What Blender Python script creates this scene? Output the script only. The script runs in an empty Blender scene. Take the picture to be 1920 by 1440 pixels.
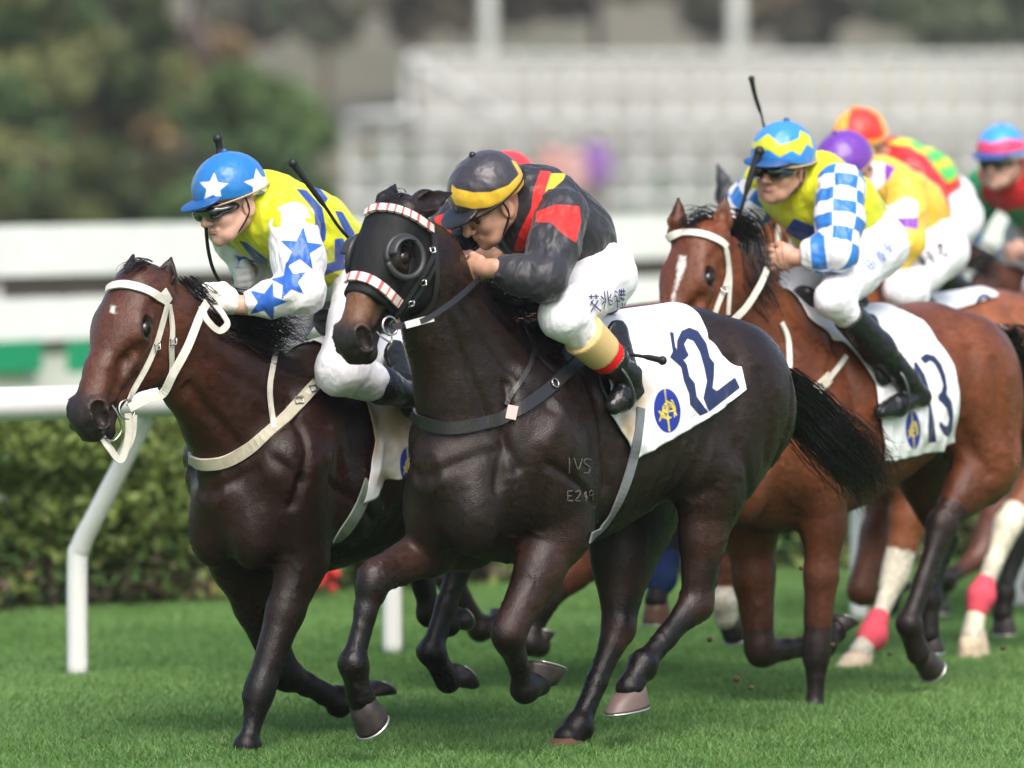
import bpy, math, random
import numpy as np
from mathutils import Vector, Matrix
from mathutils.bvhtree import BVHTree

# ------------------------------------------------------------------ camera, world, sun, exposure
SC = bpy.context.scene
COL = SC.collection
FPX, CAMH, PITCH = 11800.0, 1.576, math.atan(240.0 / 11800.0)
cam_d = bpy.data.cameras.new('camera')
cam = bpy.data.objects.new('camera', cam_d)
COL.objects.link(cam)
SC.camera = cam
cam_d.sensor_width = 36.0
cam_d.lens = 36.0 * FPX / 1920.0
cam_d.clip_end = 2000.0
cam.location = (0, 0, CAMH)
cam.rotation_euler = (math.pi / 2 - PITCH, 0, 0)
cam_d.dof.use_dof = True
cam_d.dof.focus_distance = 19.75
cam_d.dof.aperture_fstop = 2.3
cam_d.dof.aperture_blades = 0

world = bpy.data.worlds.new('World')
SC.world = world
world.use_nodes = True
wn = world.node_tree
sky = wn.nodes.new('ShaderNodeTexSky')
sky.sky_type = 'NISHITA'
sky.sun_disc = False
sky.sun_elevation = math.radians(50)
sky.sun_rotation = math.radians(168)
sky.air_density = 1.2
sky.dust_density = 4.0
sky.ozone_density = 2.0
wn.links.new(sky.outputs[0], wn.nodes['Background'].inputs[0])
wn.nodes['Background'].inputs[1].default_value = 0.13

sun_d = bpy.data.lights.new('sun', 'SUN')
sun = bpy.data.objects.new('sun', sun_d)
COL.objects.link(sun)
sun_d.energy = 2.0
sun_d.angle = math.radians(40)
sun_d.color = (1.0, 0.95, 0.88)
_az, _el = math.radians(168), math.radians(50)     # azimuth clockwise from +Y, where the light comes from
_sd = Vector((math.sin(_az) * math.cos(_el), math.cos(_az) * math.cos(_el), math.sin(_el)))
sun.rotation_euler = _sd.to_track_quat('Z', 'Y').to_euler()

SC.view_settings.view_transform = 'Standard'
SC.view_settings.look = 'None'
SC.view_settings.exposure = 0.84
SC.view_settings.gamma = 1.0
SC.cycles.use_denoising = True
SC.cycles.max_bounces = 6
SC.cycles.transparent_max_bounces = 6

rng = np.random.default_rng(7)

# ------------------------------------------------------------------ projection helpers
_sp, _cp = math.sin(PITCH), math.cos(PITCH)
CAMP = np.array([0, 0, CAMH])

def ray(px, py):
    a, b = (px - 960.0) / FPX, -(py - 720.0) / FPX
    return np.array([a, b * _sp + _cp, b * _cp - _sp])

def project(P):
    q = np.asarray(P, float) - CAMP
    f = q[..., 1] * _cp - q[..., 2] * _sp
    u = q[..., 1] * _sp + q[..., 2] * _cp
    return 960 + FPX * q[..., 0] / f, 720 - FPX * u / f

def at(px, py, Y):
    """point on the ray through a photo pixel at depth Y"""
    r = ray(px, py)
    return CAMP + r * (Y / r[1])

def ground(px, py):
    r = ray(px, py)
    return CAMP + r * (-CAMH / r[2])

class Frame:
    """a local frame: x forward, y left, z up"""
    def __init__(s, px, Y, th):
        s.O = at(px, 900, Y); s.O[2] = 0
        s.th = math.radians(th)
        c, k = math.cos(s.th), math.sin(s.th)
        s.F = np.array([-c, -k, 0.0]); s.L = np.array([k, -c, 0.0])
        s.rotz = math.pi + s.th
        s.R = np.stack([s.F, s.L, np.array([0, 0, 1.0])], 1)   # local -> world
    def J(s, px, py, w=0.0):
        r = ray(px, py)
        k = (w - np.dot(CAMP - s.O, s.L)) / np.dot(r, s.L)
        return s.loc(CAMP + r * k)
    def loc(s, P):
        return (np.asarray(P) - s.O) @ s.R
    def wor(s, P):
        return np.asarray(P) @ s.R.T + s.O
    def rayl(s, px, py):
        return s.loc(CAMP), ray(px, py) @ s.R

# ------------------------------------------------------------------ scene helpers
def empty(name, loc, rz=0.0, label=None, cat=None, group=None):
    o = bpy.data.objects.new(name, None)
    COL.objects.link(o)
    o.location = loc
    o.rotation_euler = (0, 0, rz)
    o.empty_display_size = 0.1
    tag(o, label, cat, group)
    return o

def tag(o, label=None, cat=None, group=None, kind=None):
    if label: o['label'] = label
    if cat: o['category'] = cat
    if group: o['group'] = group
    if kind: o['kind'] = kind
    return o

def mesh(name, V, Fc, mat=None, parent=None, smooth=True, off=None):
    V = np.asarray(V, np.float32)
    if off is not None: V = V - np.asarray(off, np.float32)
    me = bpy.data.meshes.new(name)
    if isinstance(Fc, np.ndarray) and Fc.ndim == 2:
        n, k = Fc.shape
        me.vertices.add(len(V)); me.vertices.foreach_set('co', V.ravel())
        me.loops.add(n * k); me.loops.foreach_set('vertex_index', Fc.astype(np.int32).ravel())
        me.polygons.add(n)
        me.polygons.foreach_set('loop_start', np.arange(0, n * k, k, dtype=np.int32))
        me.polygons.foreach_set('loop_total', np.full(n, k, np.int32))
        me.update(calc_edges=True)
        me.validate()
    else:
        me.from_pydata([tuple(map(float, v)) for v in V], [], [tuple(map(int, f)) for f in Fc])
    me.polygons.foreach_set('use_smooth', np.full(len(me.polygons), smooth))
    o = bpy.data.objects.new(name, me)
    COL.objects.link(o)
    if parent is not None: o.parent = parent
    if mat is not None: me.materials.append(mat)
    return o

def fattr(o, name, vals):
    a = o.data.attributes.new(name, 'FLOAT', 'POINT')
    a.data.foreach_set('value', np.asarray(vals, np.float32))

def cattr(o, name, rgb):
    rgb = np.asarray(rgb, np.float32)
    a = o.data.attributes.new(name, 'FLOAT_COLOR', 'POINT')
    a.data.foreach_set('color', np.concatenate([rgb, np.ones((len(rgb), 1), np.float32)], 1).ravel())

# value noise, vectorised
def _h(ix, iy, iz, seed):
    n = (ix.astype(np.int64) * 374761393 + iy.astype(np.int64) * 668265263 + iz.astype(np.int64) * 2147483647 + seed * 974711) & 0xffffffff
    n = ((n ^ (n >> 13)) * 1274126177) & 0xffffffff
    n = n ^ (n >> 16)
    return (n & 0xffff).astype(np.float32) / 32767.5 - 1.0

def noise(P, scale=1.0, seed=0):
    P = np.asarray(P, np.float64) * scale
    i = np.floor(P).astype(np.int64); f = P - i
    f = f * f * (3 - 2 * f)
    r = 0
    for a in (0, 1):
        for b in (0, 1):
            for c in (0, 1):
                wgt = (f[:, 0] if a else 1 - f[:, 0]) * (f[:, 1] if b else 1 - f[:, 1]) * (f[:, 2] if c else 1 - f[:, 2])
                r = r + wgt * _h(i[:, 0] + a, i[:, 1] + b, i[:, 2] + c, seed)
    return r

# ------------------------------------------------------------------ signed distance modelling
def V3(*a): return np.array(a, float)
def norm(v):
    v = np.asarray(v, float); return v / (np.linalg.norm(v) + 1e-9)

def cone(a, b, ra, rb, kw=1.0, k=0.02, op='u'):
    return dict(t='c', a=np.asarray(a, float), b=np.asarray(b, float), ra=ra, rb=rb, kw=kw, k=k, op=op)
def ball(c, r, k=0.02, op='u', kw=1.0):
    return cone(c, c, r, r, kw, k, op)
def ell(c, r, R=None, k=0.02, op='u'):
    return dict(t='e', c=np.asarray(c, float), r=np.asarray(r, float), R=np.eye(3) if R is None else np.asarray(R, float), k=k, op=op)
def half(p, n, k=0.01, op='i'):
    return dict(t='h', p=np.asarray(p, float), n=norm(n), k=k, op=op)
def loft(T, zc, hh, hw, k=0.03, e=2.0):
    return dict(t='l', T=np.array(T), zc=np.array(zc), hh=np.array(hh), hw=np.array(hw), k=k, e=e, op='u')
def chain(P, R, kw=1.0, k=0.02, op='u'):
    return [cone(P[i], P[i + 1], R[i], R[i + 1], kw, k, op) for i in range(len(P) - 1)]

def _bbox(p):
    if p['t'] == 'c':
        m = max(p['ra'], p['rb']); return np.minimum(p['a'], p['b']) - m, np.maximum(p['a'], p['b']) + m
    if p['t'] == 'e':
        m = max(p['r']); return p['c'] - m, p['c'] + m
    if p['t'] == 'l':
        return (np.array([p['T'].min(), -p['hw'].max(), (p['zc'] - p['hh']).min()]),
                np.array([p['T'].max(), p['hw'].max(), (p['zc'] + p['hh']).max()]))
    return None

def _dist(p, X, Y, Z):
    if p['t'] == 'c':
        a, b = p['a'], p['b']; ab = b - a; L = float(ab @ ab)
        if L < 1e-10:
            h = 0.0
        else:
            h = np.clip(((X - a[0]) * ab[0] + (Y - a[1]) * ab[1] + (Z - a[2]) * ab[2]) / L, 0, 1)
        r = p['ra'] + (p['rb'] - p['ra']) * h
        dx, dy, dz = X - a[0] - h * ab[0], (Y - a[1] - h * ab[1]) / p['kw'], Z - a[2] - h * ab[2]
        return (np.sqrt(dx * dx + dy * dy + dz * dz) - r) * min(1.0, p['kw'] ** 0.5)
    if p['t'] == 'e':
        R, r = p['R'], p['r']
        dx, dy, dz = X - p['c'][0], Y - p['c'][1], Z - p['c'][2]
        u = dx * R[0, 0] + dy * R[0, 1] + dz * R[0, 2]
        v = dx * R[1, 0] + dy * R[1, 1] + dz * R[1, 2]
        w = dx * R[2, 0] + dy * R[2, 1] + dz * R[2, 2]
        k0 = np.sqrt((u / r[0]) ** 2 + (v / r[1]) ** 2 + (w / r[2]) ** 2)
        k1 = np.sqrt((u / r[0] ** 2) ** 2 + (v / r[1] ** 2) ** 2 + (w / r[2] ** 2) ** 2) + 1e-9
        return k0 * (k0 - 1) / k1
    if p['t'] == 'h':
        n = p['n']; return (X - p['p'][0]) * n[0] + (Y - p['p'][1]) * n[1] + (Z - p['p'][2]) * n[2]
    if p['t'] == 'l':
        xs = X[:, 0, 0]
        T, o = p['T'], np.argsort(p['T'])
        zc = np.interp(xs, T[o], p['zc'][o])[:, None, None].astype(np.float32)
        hh = np.interp(xs, T[o], p['hh'][o])[:, None, None].astype(np.float32)
        hw = np.interp(xs, T[o], p['hw'][o])[:, None, None].astype(np.float32)
        out = np.maximum(T.min() - xs, xs - T.max())[:, None, None]
        q = np.sqrt((Y / hw) ** 2 + ((Z - zc) / hh) ** 2)
        d = (q - 1) * np.minimum(hw, hh)
        return np.where(out > 0, np.sqrt(np.maximum(d, 0) ** 2 + np.maximum(out, 0) ** 2), d)

def sdf_mesh(prims, h=0.008, pad=0.03):
    bb = [_bbox(p) for p in prims if p['op'] == 'u']
    lo = np.min([b[0] for b in bb], 0) - pad; hi = np.max([b[1] for b in bb], 0) + pad
    n = np.ceil((hi - lo) / h).astype(int) + 1
    ax = [(lo[i] + h * np.arange(n[i])).astype(np.float32) for i in range(3)]
    CAP = 0.07
    G = np.full(tuple(n), CAP, np.float32)
    for p in prims:
        b = _bbox(p); k = p['k']
        if b is None: sl = [slice(0, n[i]) for i in range(3)]
        else:
            m = 0.05 + k
            sl = []
            for i in range(3):
                a0 = max(0, int((b[0][i] - m - lo[i]) / h)); a1 = min(n[i], int((b[1][i] + m - lo[i]) / h) + 2)
                sl.append(slice(a0, a1))
            if any(s.stop <= s.start for s in sl): continue
        X = ax[0][sl[0]][:, None, None]; Y = ax[1][sl[1]][None, :, None]; Z = ax[2][sl[2]][None, None, :]
        d = _dist(p, X, Y, Z).astype(np.float32)
        g = G[tuple(sl)]
        if p['op'] == 'u':
            hh = np.maximum(k - np.abs(g - d), 0) / k
            r = np.minimum(g, d) - hh * hh * k * 0.25
        elif p['op'] == 's':
            d = -d; hh = np.maximum(k - np.abs(g - d), 0) / k
            r = np.maximum(g, d) + hh * hh * k * 0.25
        else:
            hh = np.maximum(k - np.abs(g - d), 0) / k
            r = np.maximum(g, d) + hh * hh * k * 0.25
        G[tuple(sl)] = r
    return surface_nets(G, lo, h)

def surface_nets(G, lo, h):
    S = G < 0
    cs = [(a, b, c) for a in (0, 1) for b in (0, 1) for c in (0, 1)]
    nx, ny, nz = G.shape
    def cut(A, c): return A[c[0]:nx - 1 + c[0], c[1]:ny - 1 + c[1], c[2]:nz - 1 + c[2]]
    allm = np.ones((nx - 1, ny - 1, nz - 1), bool); anym = np.zeros_like(allm)
    for c in cs:
        s = cut(S, c); allm &= s; anym |= s
    act = anym & ~allm
    I = np.argwhere(act)
    idx = np.full(act.shape, -1, np.int32); idx[act] = np.arange(len(I))
    vals = {c: G[I[:, 0] + c[0], I[:, 1] + c[1], I[:, 2] + c[2]] for c in cs}
    acc = np.zeros((len(I), 3)); cnt = np.zeros(len(I))
    for a in cs:
        for ax in range(3):
            if a[ax]: continue
            b = list(a); b[ax] = 1; b = tuple(b)
            va, vb = vals[a], vals[b]
            m = (va < 0) != (vb < 0)
            t = np.where(m, va / np.where(m, va - vb, 1), 0)
            P = np.array(a, float)[None] + t[:, None] * (np.array(b, float) - np.array(a, float))[None]
            acc[m] += P[m]; cnt[m] += 1
    V = lo + h * (I + acc / cnt[:, None])
    Q = []
    for ax in range(3):
        u, v = [(1, 2), (2, 0), (0, 1)][ax]
        A = S.take(range(0, S.shape[ax] - 1), ax); B = S.take(range(1, S.shape[ax]), ax)
        E = np.argwhere(A != B)
        ok = (E[:, u] > 0) & (E[:, v] > 0) & (E[:, u] < G.shape[u] - 1) & (E[:, v] < G.shape[v] - 1)
        E = E[ok]
        ins = A[E[:, 0], E[:, 1], E[:, 2]]
        def cell(du, dv):
            c = E.copy(); c[:, u] += du; c[:, v] += dv
            return idx[c[:, 0], c[:, 1], c[:, 2]]
        q = np.stack([cell(-1, -1), cell(0, -1), cell(0, 0), cell(-1, 0)], 1)
        q[~ins] = q[~ins][:, ::-1]
        Q.append(q)
    return V.astype(np.float32), np.concatenate(Q).astype(np.int32)

def vnormals(V, F):
    a = V[F[:, 0]]; n = np.cross(V[F[:, 2]] - a, V[F[:, 3 if F.shape[1] > 3 else 1]] - V[F[:, 1]] if F.shape[1] > 3 else V[F[:, 1]] - a)
    N = np.zeros_like(V)
    for k in range(F.shape[1]): np.add.at(N, F[:, k], n)
    return N / (np.linalg.norm(N, axis=1, keepdims=True) + 1e-12)

def smooth_mesh(V, F, it=2, lam=0.5):
    E = np.concatenate([F[:, [i, (i + 1) % F.shape[1]]] for i in range(F.shape[1])])
    for k in range(it):
        for l in (lam, -lam * 1.02):
            A = np.zeros_like(V); c = np.zeros(len(V), np.float32)
            np.add.at(A, E[:, 0], V[E[:, 1]]); np.add.at(c, E[:, 0], 1)
            np.add.at(A, E[:, 1], V[E[:, 0]]); np.add.at(c, E[:, 1], 1)
            V = V + l * (A / np.maximum(c, 1)[:, None] - V)
    return V.astype(np.float32)

def poly_sd(x, y, poly):
    """signed distance in pixels, positive inside"""
    P = np.asarray(poly, float); n = len(P)
    d = np.full(x.shape, 1e9); ins = np.zeros(x.shape, bool)
    for i in range(n):
        x0, y0 = P[i]; x1, y1 = P[(i + 1) % n]
        ex, ey = x1 - x0, y1 - y0
        t = np.clip(((x - x0) * ex + (y - y0) * ey) / (ex * ex + ey * ey + 1e-9), 0, 1)
        d = np.minimum(d, np.hypot(x - x0 - t * ex, y - y0 - t * ey))
        c = (y0 > y) != (y1 > y)
        ins ^= c & (x < (x1 - x0) * (y - y0) / np.where(c, (y1 - y0), 1) + x0)
    return np.where(ins, d, -d)

def line_sd(x, y, pts, width):
    P = np.asarray(pts, float); d = np.full(x.shape, 1e9)
    for i in range(len(P) - 1):
        ex, ey = P[i + 1] - P[i]
        t = np.clip(((x - P[i, 0]) * ex + (y - P[i, 1]) * ey) / (ex * ex + ey * ey + 1e-9), 0, 1)
        d = np.minimum(d, np.hypot(x - P[i, 0] - t * ex, y - P[i, 1] - t * ey))
    return width / 2 - d

def spline(P, n=8):
    P = np.asarray(P, float)
    if len(P) < 3:
        return np.stack([P[0] + (P[-1] - P[0]) * t for t in np.linspace(0, 1, n + 1)])
    out = []
    Q = np.concatenate([[2 * P[0] - P[1]], P, [2 * P[-1] - P[-2]]])
    for i in range(1, len(Q) - 2):
        for t in np.arange(n) / n:
            a, b, c, d = Q[i - 1], Q[i], Q[i + 1], Q[i + 2]
            out.append(0.5 * ((2 * b) + (c - a) * t + (2 * a - 5 * b + 4 * c - d) * t * t + (3 * b - a - 3 * c + d) * t ** 3))
    out.append(P[-1])
    return np.array(out)

class MB:
    """collects shapes into one mesh"""
    def __init__(s): s.V = []; s.F = []; s.n = 0; s.flat = False
    def add(s, V, F):
        V = np.asarray(V, float); s.V.append(V)
        s.F += [tuple(int(i) + s.n for i in f) for f in F]; s.n += len(V); return s
    def tube(s, P, r, n=8, flat=1.0, up=None, cap=True):
        P = np.asarray(P, float); m = len(P)
        r = np.full(m, r, float) if np.isscalar(r) else np.asarray(r, float)
        T = np.gradient(P, axis=0); T /= np.linalg.norm(T, axis=1, keepdims=True) + 1e-9
        u = V3(0, 0, 1) if up is None else np.asarray(up, float)
        V = []; prev = None
        for i in range(m):
            ui = u if u.ndim == 1 else u[i]
            if up is None and prev is not None: ui = prev
            a = np.cross(T[i], ui)
            if np.linalg.norm(a) < 1e-4: a = np.cross(T[i], V3(1, 0.1, 0))
            a = norm(a); b = norm(np.cross(a, T[i])); prev = b
            for k in range(n):
                an = 2 * math.pi * k / n
                V.append(P[i] + r[i] * (math.cos(an) * a + flat * math.sin(an) * b))
        F = [(i * n + k, i * n + (k + 1) % n, (i + 1) * n + (k + 1) % n, (i + 1) * n + k) for i in range(m - 1) for k in range(n)]
        if cap: F += [tuple(range(n))[::-1], tuple((m - 1) * n + k for k in range(n))]
        return s.add(V, F)
    def ribbon(s, P, N, w, t=0.004):
        """flat strap: width w across, thickness t along N"""
        s.flat = True
        P = np.asarray(P, float); m = len(P); N = np.asarray(N, float)
        T = np.gradient(P, axis=0); T /= np.linalg.norm(T, axis=1, keepdims=True) + 1e-9
        w = np.full(m, w, float) if np.isscalar(w) else np.asarray(w, float)
        V = []
        for i in range(m):
            a = norm(np.cross(T[i], N[i])); b = norm(np.cross(a, T[i]))
            h = w[i] / 2
            V += [P[i] - a * h - b * t * .3, P[i] + a * h - b * t * .3, P[i] + a * h * .96 + b * t * .7, P[i] - a * h * .96 + b * t * .7]
        F = [(i * 4 + k, i * 4 + (k + 1) % 4, i * 4 + 4 + (k + 1) % 4, i * 4 + 4 + k) for i in range(m - 1) for k in range(4)]
        F += [(3, 2, 1, 0), tuple((m - 1) * 4 + k for k in range(4))]
        return s.add(V, F)
    def box(s, c, d, R=None):
        c = np.asarray(c, float); R = np.eye(3) if R is None else np.asarray(R)
        V = [c + R @ (np.array([x, y, z]) * np.asarray(d) / 2) for x in (-1, 1) for y in (-1, 1) for z in (-1, 1)]
        return s.add(V, [(0, 1, 3, 2), (4, 6, 7, 5), (0, 4, 5, 1), (2, 3, 7, 6), (0, 2, 6, 4), (1, 5, 7, 3)])
    def sphere(s, c, r, n=12, R=None):
        c = np.asarray(c, float); r = np.full(3, r) if np.isscalar(r) else np.asarray(r); R = np.eye(3) if R is None else np.asarray(R)
        V = [c + R @ (r * V3(0, 0, 1))]
        for i in range(1, n):
            for k in range(2 * n):
                a, b = math.pi * i / n, math.pi * k / n
                V.append(c + R @ (r * V3(math.sin(a) * math.cos(b), math.sin(a) * math.sin(b), math.cos(a))))
        V.append(c - R @ (r * V3(0, 0, 1)))
        m = 2 * n; F = [(0, 1 + k, 1 + (k + 1) % m) for k in range(m)]
        for i in range(n - 2):
            F += [(1 + i * m + k, 1 + (i + 1) * m + k, 1 + (i + 1) * m + (k + 1) % m, 1 + i * m + (k + 1) % m) for k in range(m)]
        b = 1 + (n - 2) * m
        F += [(b + k, len(V) - 1, b + (k + 1) % m) for k in range(m)]
        return s.add(V, F)
    def build(s, name, mat, parent=None, smooth=True, off=None):
        V = np.concatenate(s.V)
        if off is not None: V = V - np.asarray(off)
        return mesh(name, V, s.F, mat, parent, smooth and not s.flat)

# ------------------------------------------------------------------ materials
MATS = {}
def nodes(name):
    m = bpy.data.materials.new(name); m.use_nodes = True
    nt = m.node_tree
    return m, nt, nt.nodes['Principled BSDF']

def add_bump(nt, bs, scale, strength, dist, detail=4.0, stretch=None, prev=None, coord='Object'):
    tc = nt.nodes.new('ShaderNodeTexCoord'); mp = nt.nodes.new('ShaderNodeMapping')
    nt.links.new(tc.outputs[coord], mp.inputs[0])
    if stretch: mp.inputs['Scale'].default_value = stretch
    nz = nt.nodes.new('ShaderNodeTexNoise'); nz.inputs['Scale'].default_value = scale; nz.inputs['Detail'].default_value = detail
    nt.links.new(mp.outputs[0], nz.inputs['Vector'])
    b = nt.nodes.new('ShaderNodeBump'); b.inputs['Strength'].default_value = strength; b.inputs['Distance'].default_value = dist
    nt.links.new(nz.outputs[0], b.inputs['Height'])
    if prev is not None: nt.links.new(prev.outputs[0], b.inputs['Normal'])
    nt.links.new(b.outputs[0], bs.inputs['Normal'])
    return b

def mat(name, col, rough=0.5, spec=0.5, metal=0.0, bump=None, var=0.0, vscale=8.0, sheen=0.0, emis=None, coat=0.0):
    if name in MATS: return MATS[name]
    m, nt, bs = nodes(name)
    bs.inputs['Base Color'].default_value = (*col, 1)
    bs.inputs['Roughness'].default_value = rough
    bs.inputs['Specular IOR Level'].default_value = spec
    bs.inputs['Metallic'].default_value = metal
    bs.inputs['Sheen Weight'].default_value = sheen
    bs.inputs['Coat Weight'].default_value = coat
    if var:
        tc = nt.nodes.new('ShaderNodeTexCoord'); nz = nt.nodes.new('ShaderNodeTexNoise')
        nz.inputs['Scale'].default_value = vscale; nz.inputs['Detail'].default_value = 5
        nt.links.new(tc.outputs['Object'], nz.inputs['Vector'])
        mr = nt.nodes.new('ShaderNodeMapRange'); mr.inputs['To Min'].default_value = 1 - var; mr.inputs['To Max'].default_value = 1 + var
        mr.inputs['From Min'].default_value = 0.3; mr.inputs['From Max'].default_value = 0.7
        nt.links.new(nz.outputs[0], mr.inputs[0])
        mx = nt.nodes.new('ShaderNodeVectorMath'); mx.operation = 'SCALE'
        mx.inputs[0].default_value = col
        nt.links.new(mr.outputs[0], mx.inputs['Scale'])
        nt.links.new(mx.outputs[0], bs.inputs['Base Color'])
    prev = None
    for b in (bump or []):
        prev = add_bump(nt, bs, *b[:3], stretch=b[3] if len(b) > 3 else None, prev=prev)
    MATS[name] = m
    return m

def coat_mat(name, rough=0.36, spec=0.5):
    """horse coat: colour from the pattern of the coat, fine hair bump"""
    m, nt, bs = nodes(name)
    at_ = nt.nodes.new('ShaderNodeAttribute'); at_.attribute_name = 'coat'
    tc = nt.nodes.new('ShaderNodeTexCoord')
    nz = nt.nodes.new('ShaderNodeTexNoise'); nz.inputs['Scale'].default_value = 7; nz.inputs['Detail'].default_value = 6
    nt.links.new(tc.outputs['Object'], nz.inputs['Vector'])
    mr = nt.nodes.new('ShaderNodeMapRange'); mr.inputs['From Min'].default_value = .3; mr.inputs['From Max'].default_value = .7
    mr.inputs['To Min'].default_value = .72; mr.inputs['To Max'].default_value = 1.3
    nt.links.new(nz.outputs[0], mr.inputs[0])
    mx = nt.nodes.new('ShaderNodeVectorMath'); mx.operation = 'SCALE'
    nt.links.new(at_.outputs['Color'], mx.inputs[0]); nt.links.new(mr.outputs[0], mx.inputs['Scale'])
    nt.links.new(mx.outputs[0], bs.inputs['Base Color'])
    n2 = nt.nodes.new('ShaderNodeTexNoise'); n2.inputs['Scale'].default_value = 5; n2.inputs['Detail'].default_value = 5
    nt.links.new(tc.outputs['Object'], n2.inputs['Vector'])
    m2 = nt.nodes.new('ShaderNodeMapRange'); m2.inputs['From Min'].default_value = .3; m2.inputs['From Max'].default_value = .7
    m2.inputs['To Min'].default_value = rough - .13; m2.inputs['To Max'].default_value = rough + .16
    mp3 = nt.nodes.new('ShaderNodeMapping'); mp3.inputs['Scale'].default_value = (.3, 1, .7); n3 = nt.nodes.new('ShaderNodeTexNoise'); n3.inputs['Scale'].default_value = 90; n3.inputs['Detail'].default_value = 5
    nt.links.new(tc.outputs['Object'], mp3.inputs[0]); nt.links.new(mp3.outputs[0], n3.inputs['Vector'])
    ad = nt.nodes.new('ShaderNodeMath'); ad.operation = 'MULTIPLY_ADD'; ad.inputs[1].default_value = .45; nt.links.new(n3.outputs[0], ad.inputs[0])
    sb = nt.nodes.new('ShaderNodeMath'); sb.operation = 'SUBTRACT'; sb.inputs[1].default_value = .225; nt.links.new(n2.outputs[0], sb.inputs[0]); nt.links.new(sb.outputs[0], ad.inputs[2])
    nt.links.new(ad.outputs[0], m2.inputs[0]); nt.links.new(m2.outputs[0], bs.inputs['Roughness'])
    a3 = nt.nodes.new('ShaderNodeMapRange'); a3.inputs['From Min'].default_value = .3; a3.inputs['From Max'].default_value = .7; a3.inputs['To Min'].default_value = .75; a3.inputs['To Max'].default_value = 1.25
    nt.links.new(n3.outputs[0], a3.inputs[0]); mm = nt.nodes.new('ShaderNodeMath'); mm.operation = 'MULTIPLY'; nt.links.new(mr.outputs[0], mm.inputs[0]); nt.links.new(a3.outputs[0], mm.inputs[1]); nt.links.new(mm.outputs[0], mx.inputs['Scale'])
    bs.inputs['Specular IOR Level'].default_value = spec
    b = add_bump(nt, bs, 9, 0.22, 0.008, 4)
    b = add_bump(nt, bs, 48, 0.4, 0.005, 6, stretch=(.28, 1, .7), prev=b)
    b = add_bump(nt, bs, 260, 0.7, 0.0025, 5, stretch=(.35, 1, 1), prev=b)
    MATS[name] = m
    return m

def layer_mat(name, base, layers, rough=0.5, spec=0.35, bump=(30, .45, .012), sheen=0.15, edge=0.0, fine=True, gloss_var=False):
    """cloth with colour fields: layers = [(attribute, colour)], later ones on top"""
    m, nt, bs = nodes(name)
    cur = None
    for an, c in layers:
        a = nt.nodes.new('ShaderNodeAttribute'); a.attribute_name = an
        mr = nt.nodes.new('ShaderNodeMapRange'); mr.inputs['From Min'].default_value = -1.0; mr.inputs['From Max'].default_value = 1.0
        nt.links.new(a.outputs['Fac'], mr.inputs[0])
        mx = nt.nodes.new('ShaderNodeMix'); mx.data_type = 'RGBA'
        nt.links.new(mr.outputs[0], mx.inputs[0])
        if cur is None: mx.inputs[6].default_value = (*base, 1)
        else: nt.links.new(cur, mx.inputs[6])
        mx.inputs[7].default_value = (*c, 1)
        cur = mx.outputs[2]
    if cur is not None: nt.links.new(cur, bs.inputs['Base Color'])
    else: bs.inputs['Base Color'].default_value = (*base, 1)
    bs.inputs['Roughness'].default_value = rough
    bs.inputs['Specular IOR Level'].default_value = spec
    bs.inputs['Sheen Weight'].default_value = sheen
    b = add_bump(nt, bs, bump[0], bump[1], bump[2], 3, stretch=(1, 1, .4))
    b = add_bump(nt, bs, 12, .5, .02, 2, stretch=(.6, 1, 1), prev=b)
    if fine: add_bump(nt, bs, 600, .15, .001, 2, prev=b)
    MATS[name] = m
    return m

# ------------------------------------------------------------------ horses
TORSO = [(.86, .98, .84, .06), (.80, 1.08, .72, .13), (.65, 1.20, .645, .185), (.45, 1.35, .61, .205), (.25, 1.385, .63, .225), (0, 1.385, .69, .245),
         (-.24, 1.402, .785, .252), (-.46, 1.418, .90, .242), (-.60, 1.370, .91, .21), (-.70, 1.25, .94, .16), (-.77, 1.16, 1.0, .08)]

def hit(fr, bvh, px, py, off=0.003):
    o, d = fr.rayl(px, py)
    h = bvh.ray_cast(Vector(o), Vector(d / np.linalg.norm(d)))
    if h[0] is None: return None, None
    n = np.array(h[1]); 
    if n @ d > 0: n = -n
    return np.array(h[0]) + n * off, n

def densify(pts, step=14):
    out = []
    for i in range(len(pts) - 1):
        a, b = np.array(pts[i], float), np.array(pts[i + 1], float)
        n = max(1, int(np.hypot(*(b - a)[:2]) / step))
        for k in range(n): out.append(a + (b - a) * k / n)
    out.append(np.array(pts[-1], float))
    return out

def strap_on(fr, bvh, px_pts, width, off=0.006, thick=0.005, mb=None, step=12, curve=True):
    """strap lying on a surface along a photo polyline"""
    if curve and len(px_pts) > 2: px_pts = spline(px_pts, 6)
    P, N = [], []
    for q in densify(px_pts, step):
        p, n = hit(fr, bvh, q[0], q[1], off)
        if p is not None: P.append(p); N.append(n)
    mb = mb or MB()
    if len(P) < 2: return mb
    P, N = np.array(P), np.array(N)
    for _ in range(3):
        P[1:-1] = (P[:-2] + 2 * P[1:-1] + P[2:]) / 4; N[1:-1] = (N[:-2] + 2 * N[1:-1] + N[2:]) / 4
    return mb.ribbon(P, N, width, thick)

def limb(fr, J, R, kw=.85, k=.03):
    P = [fr.J(*j) for j in J]
    return P, chain(P, R, kw, k)

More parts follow.
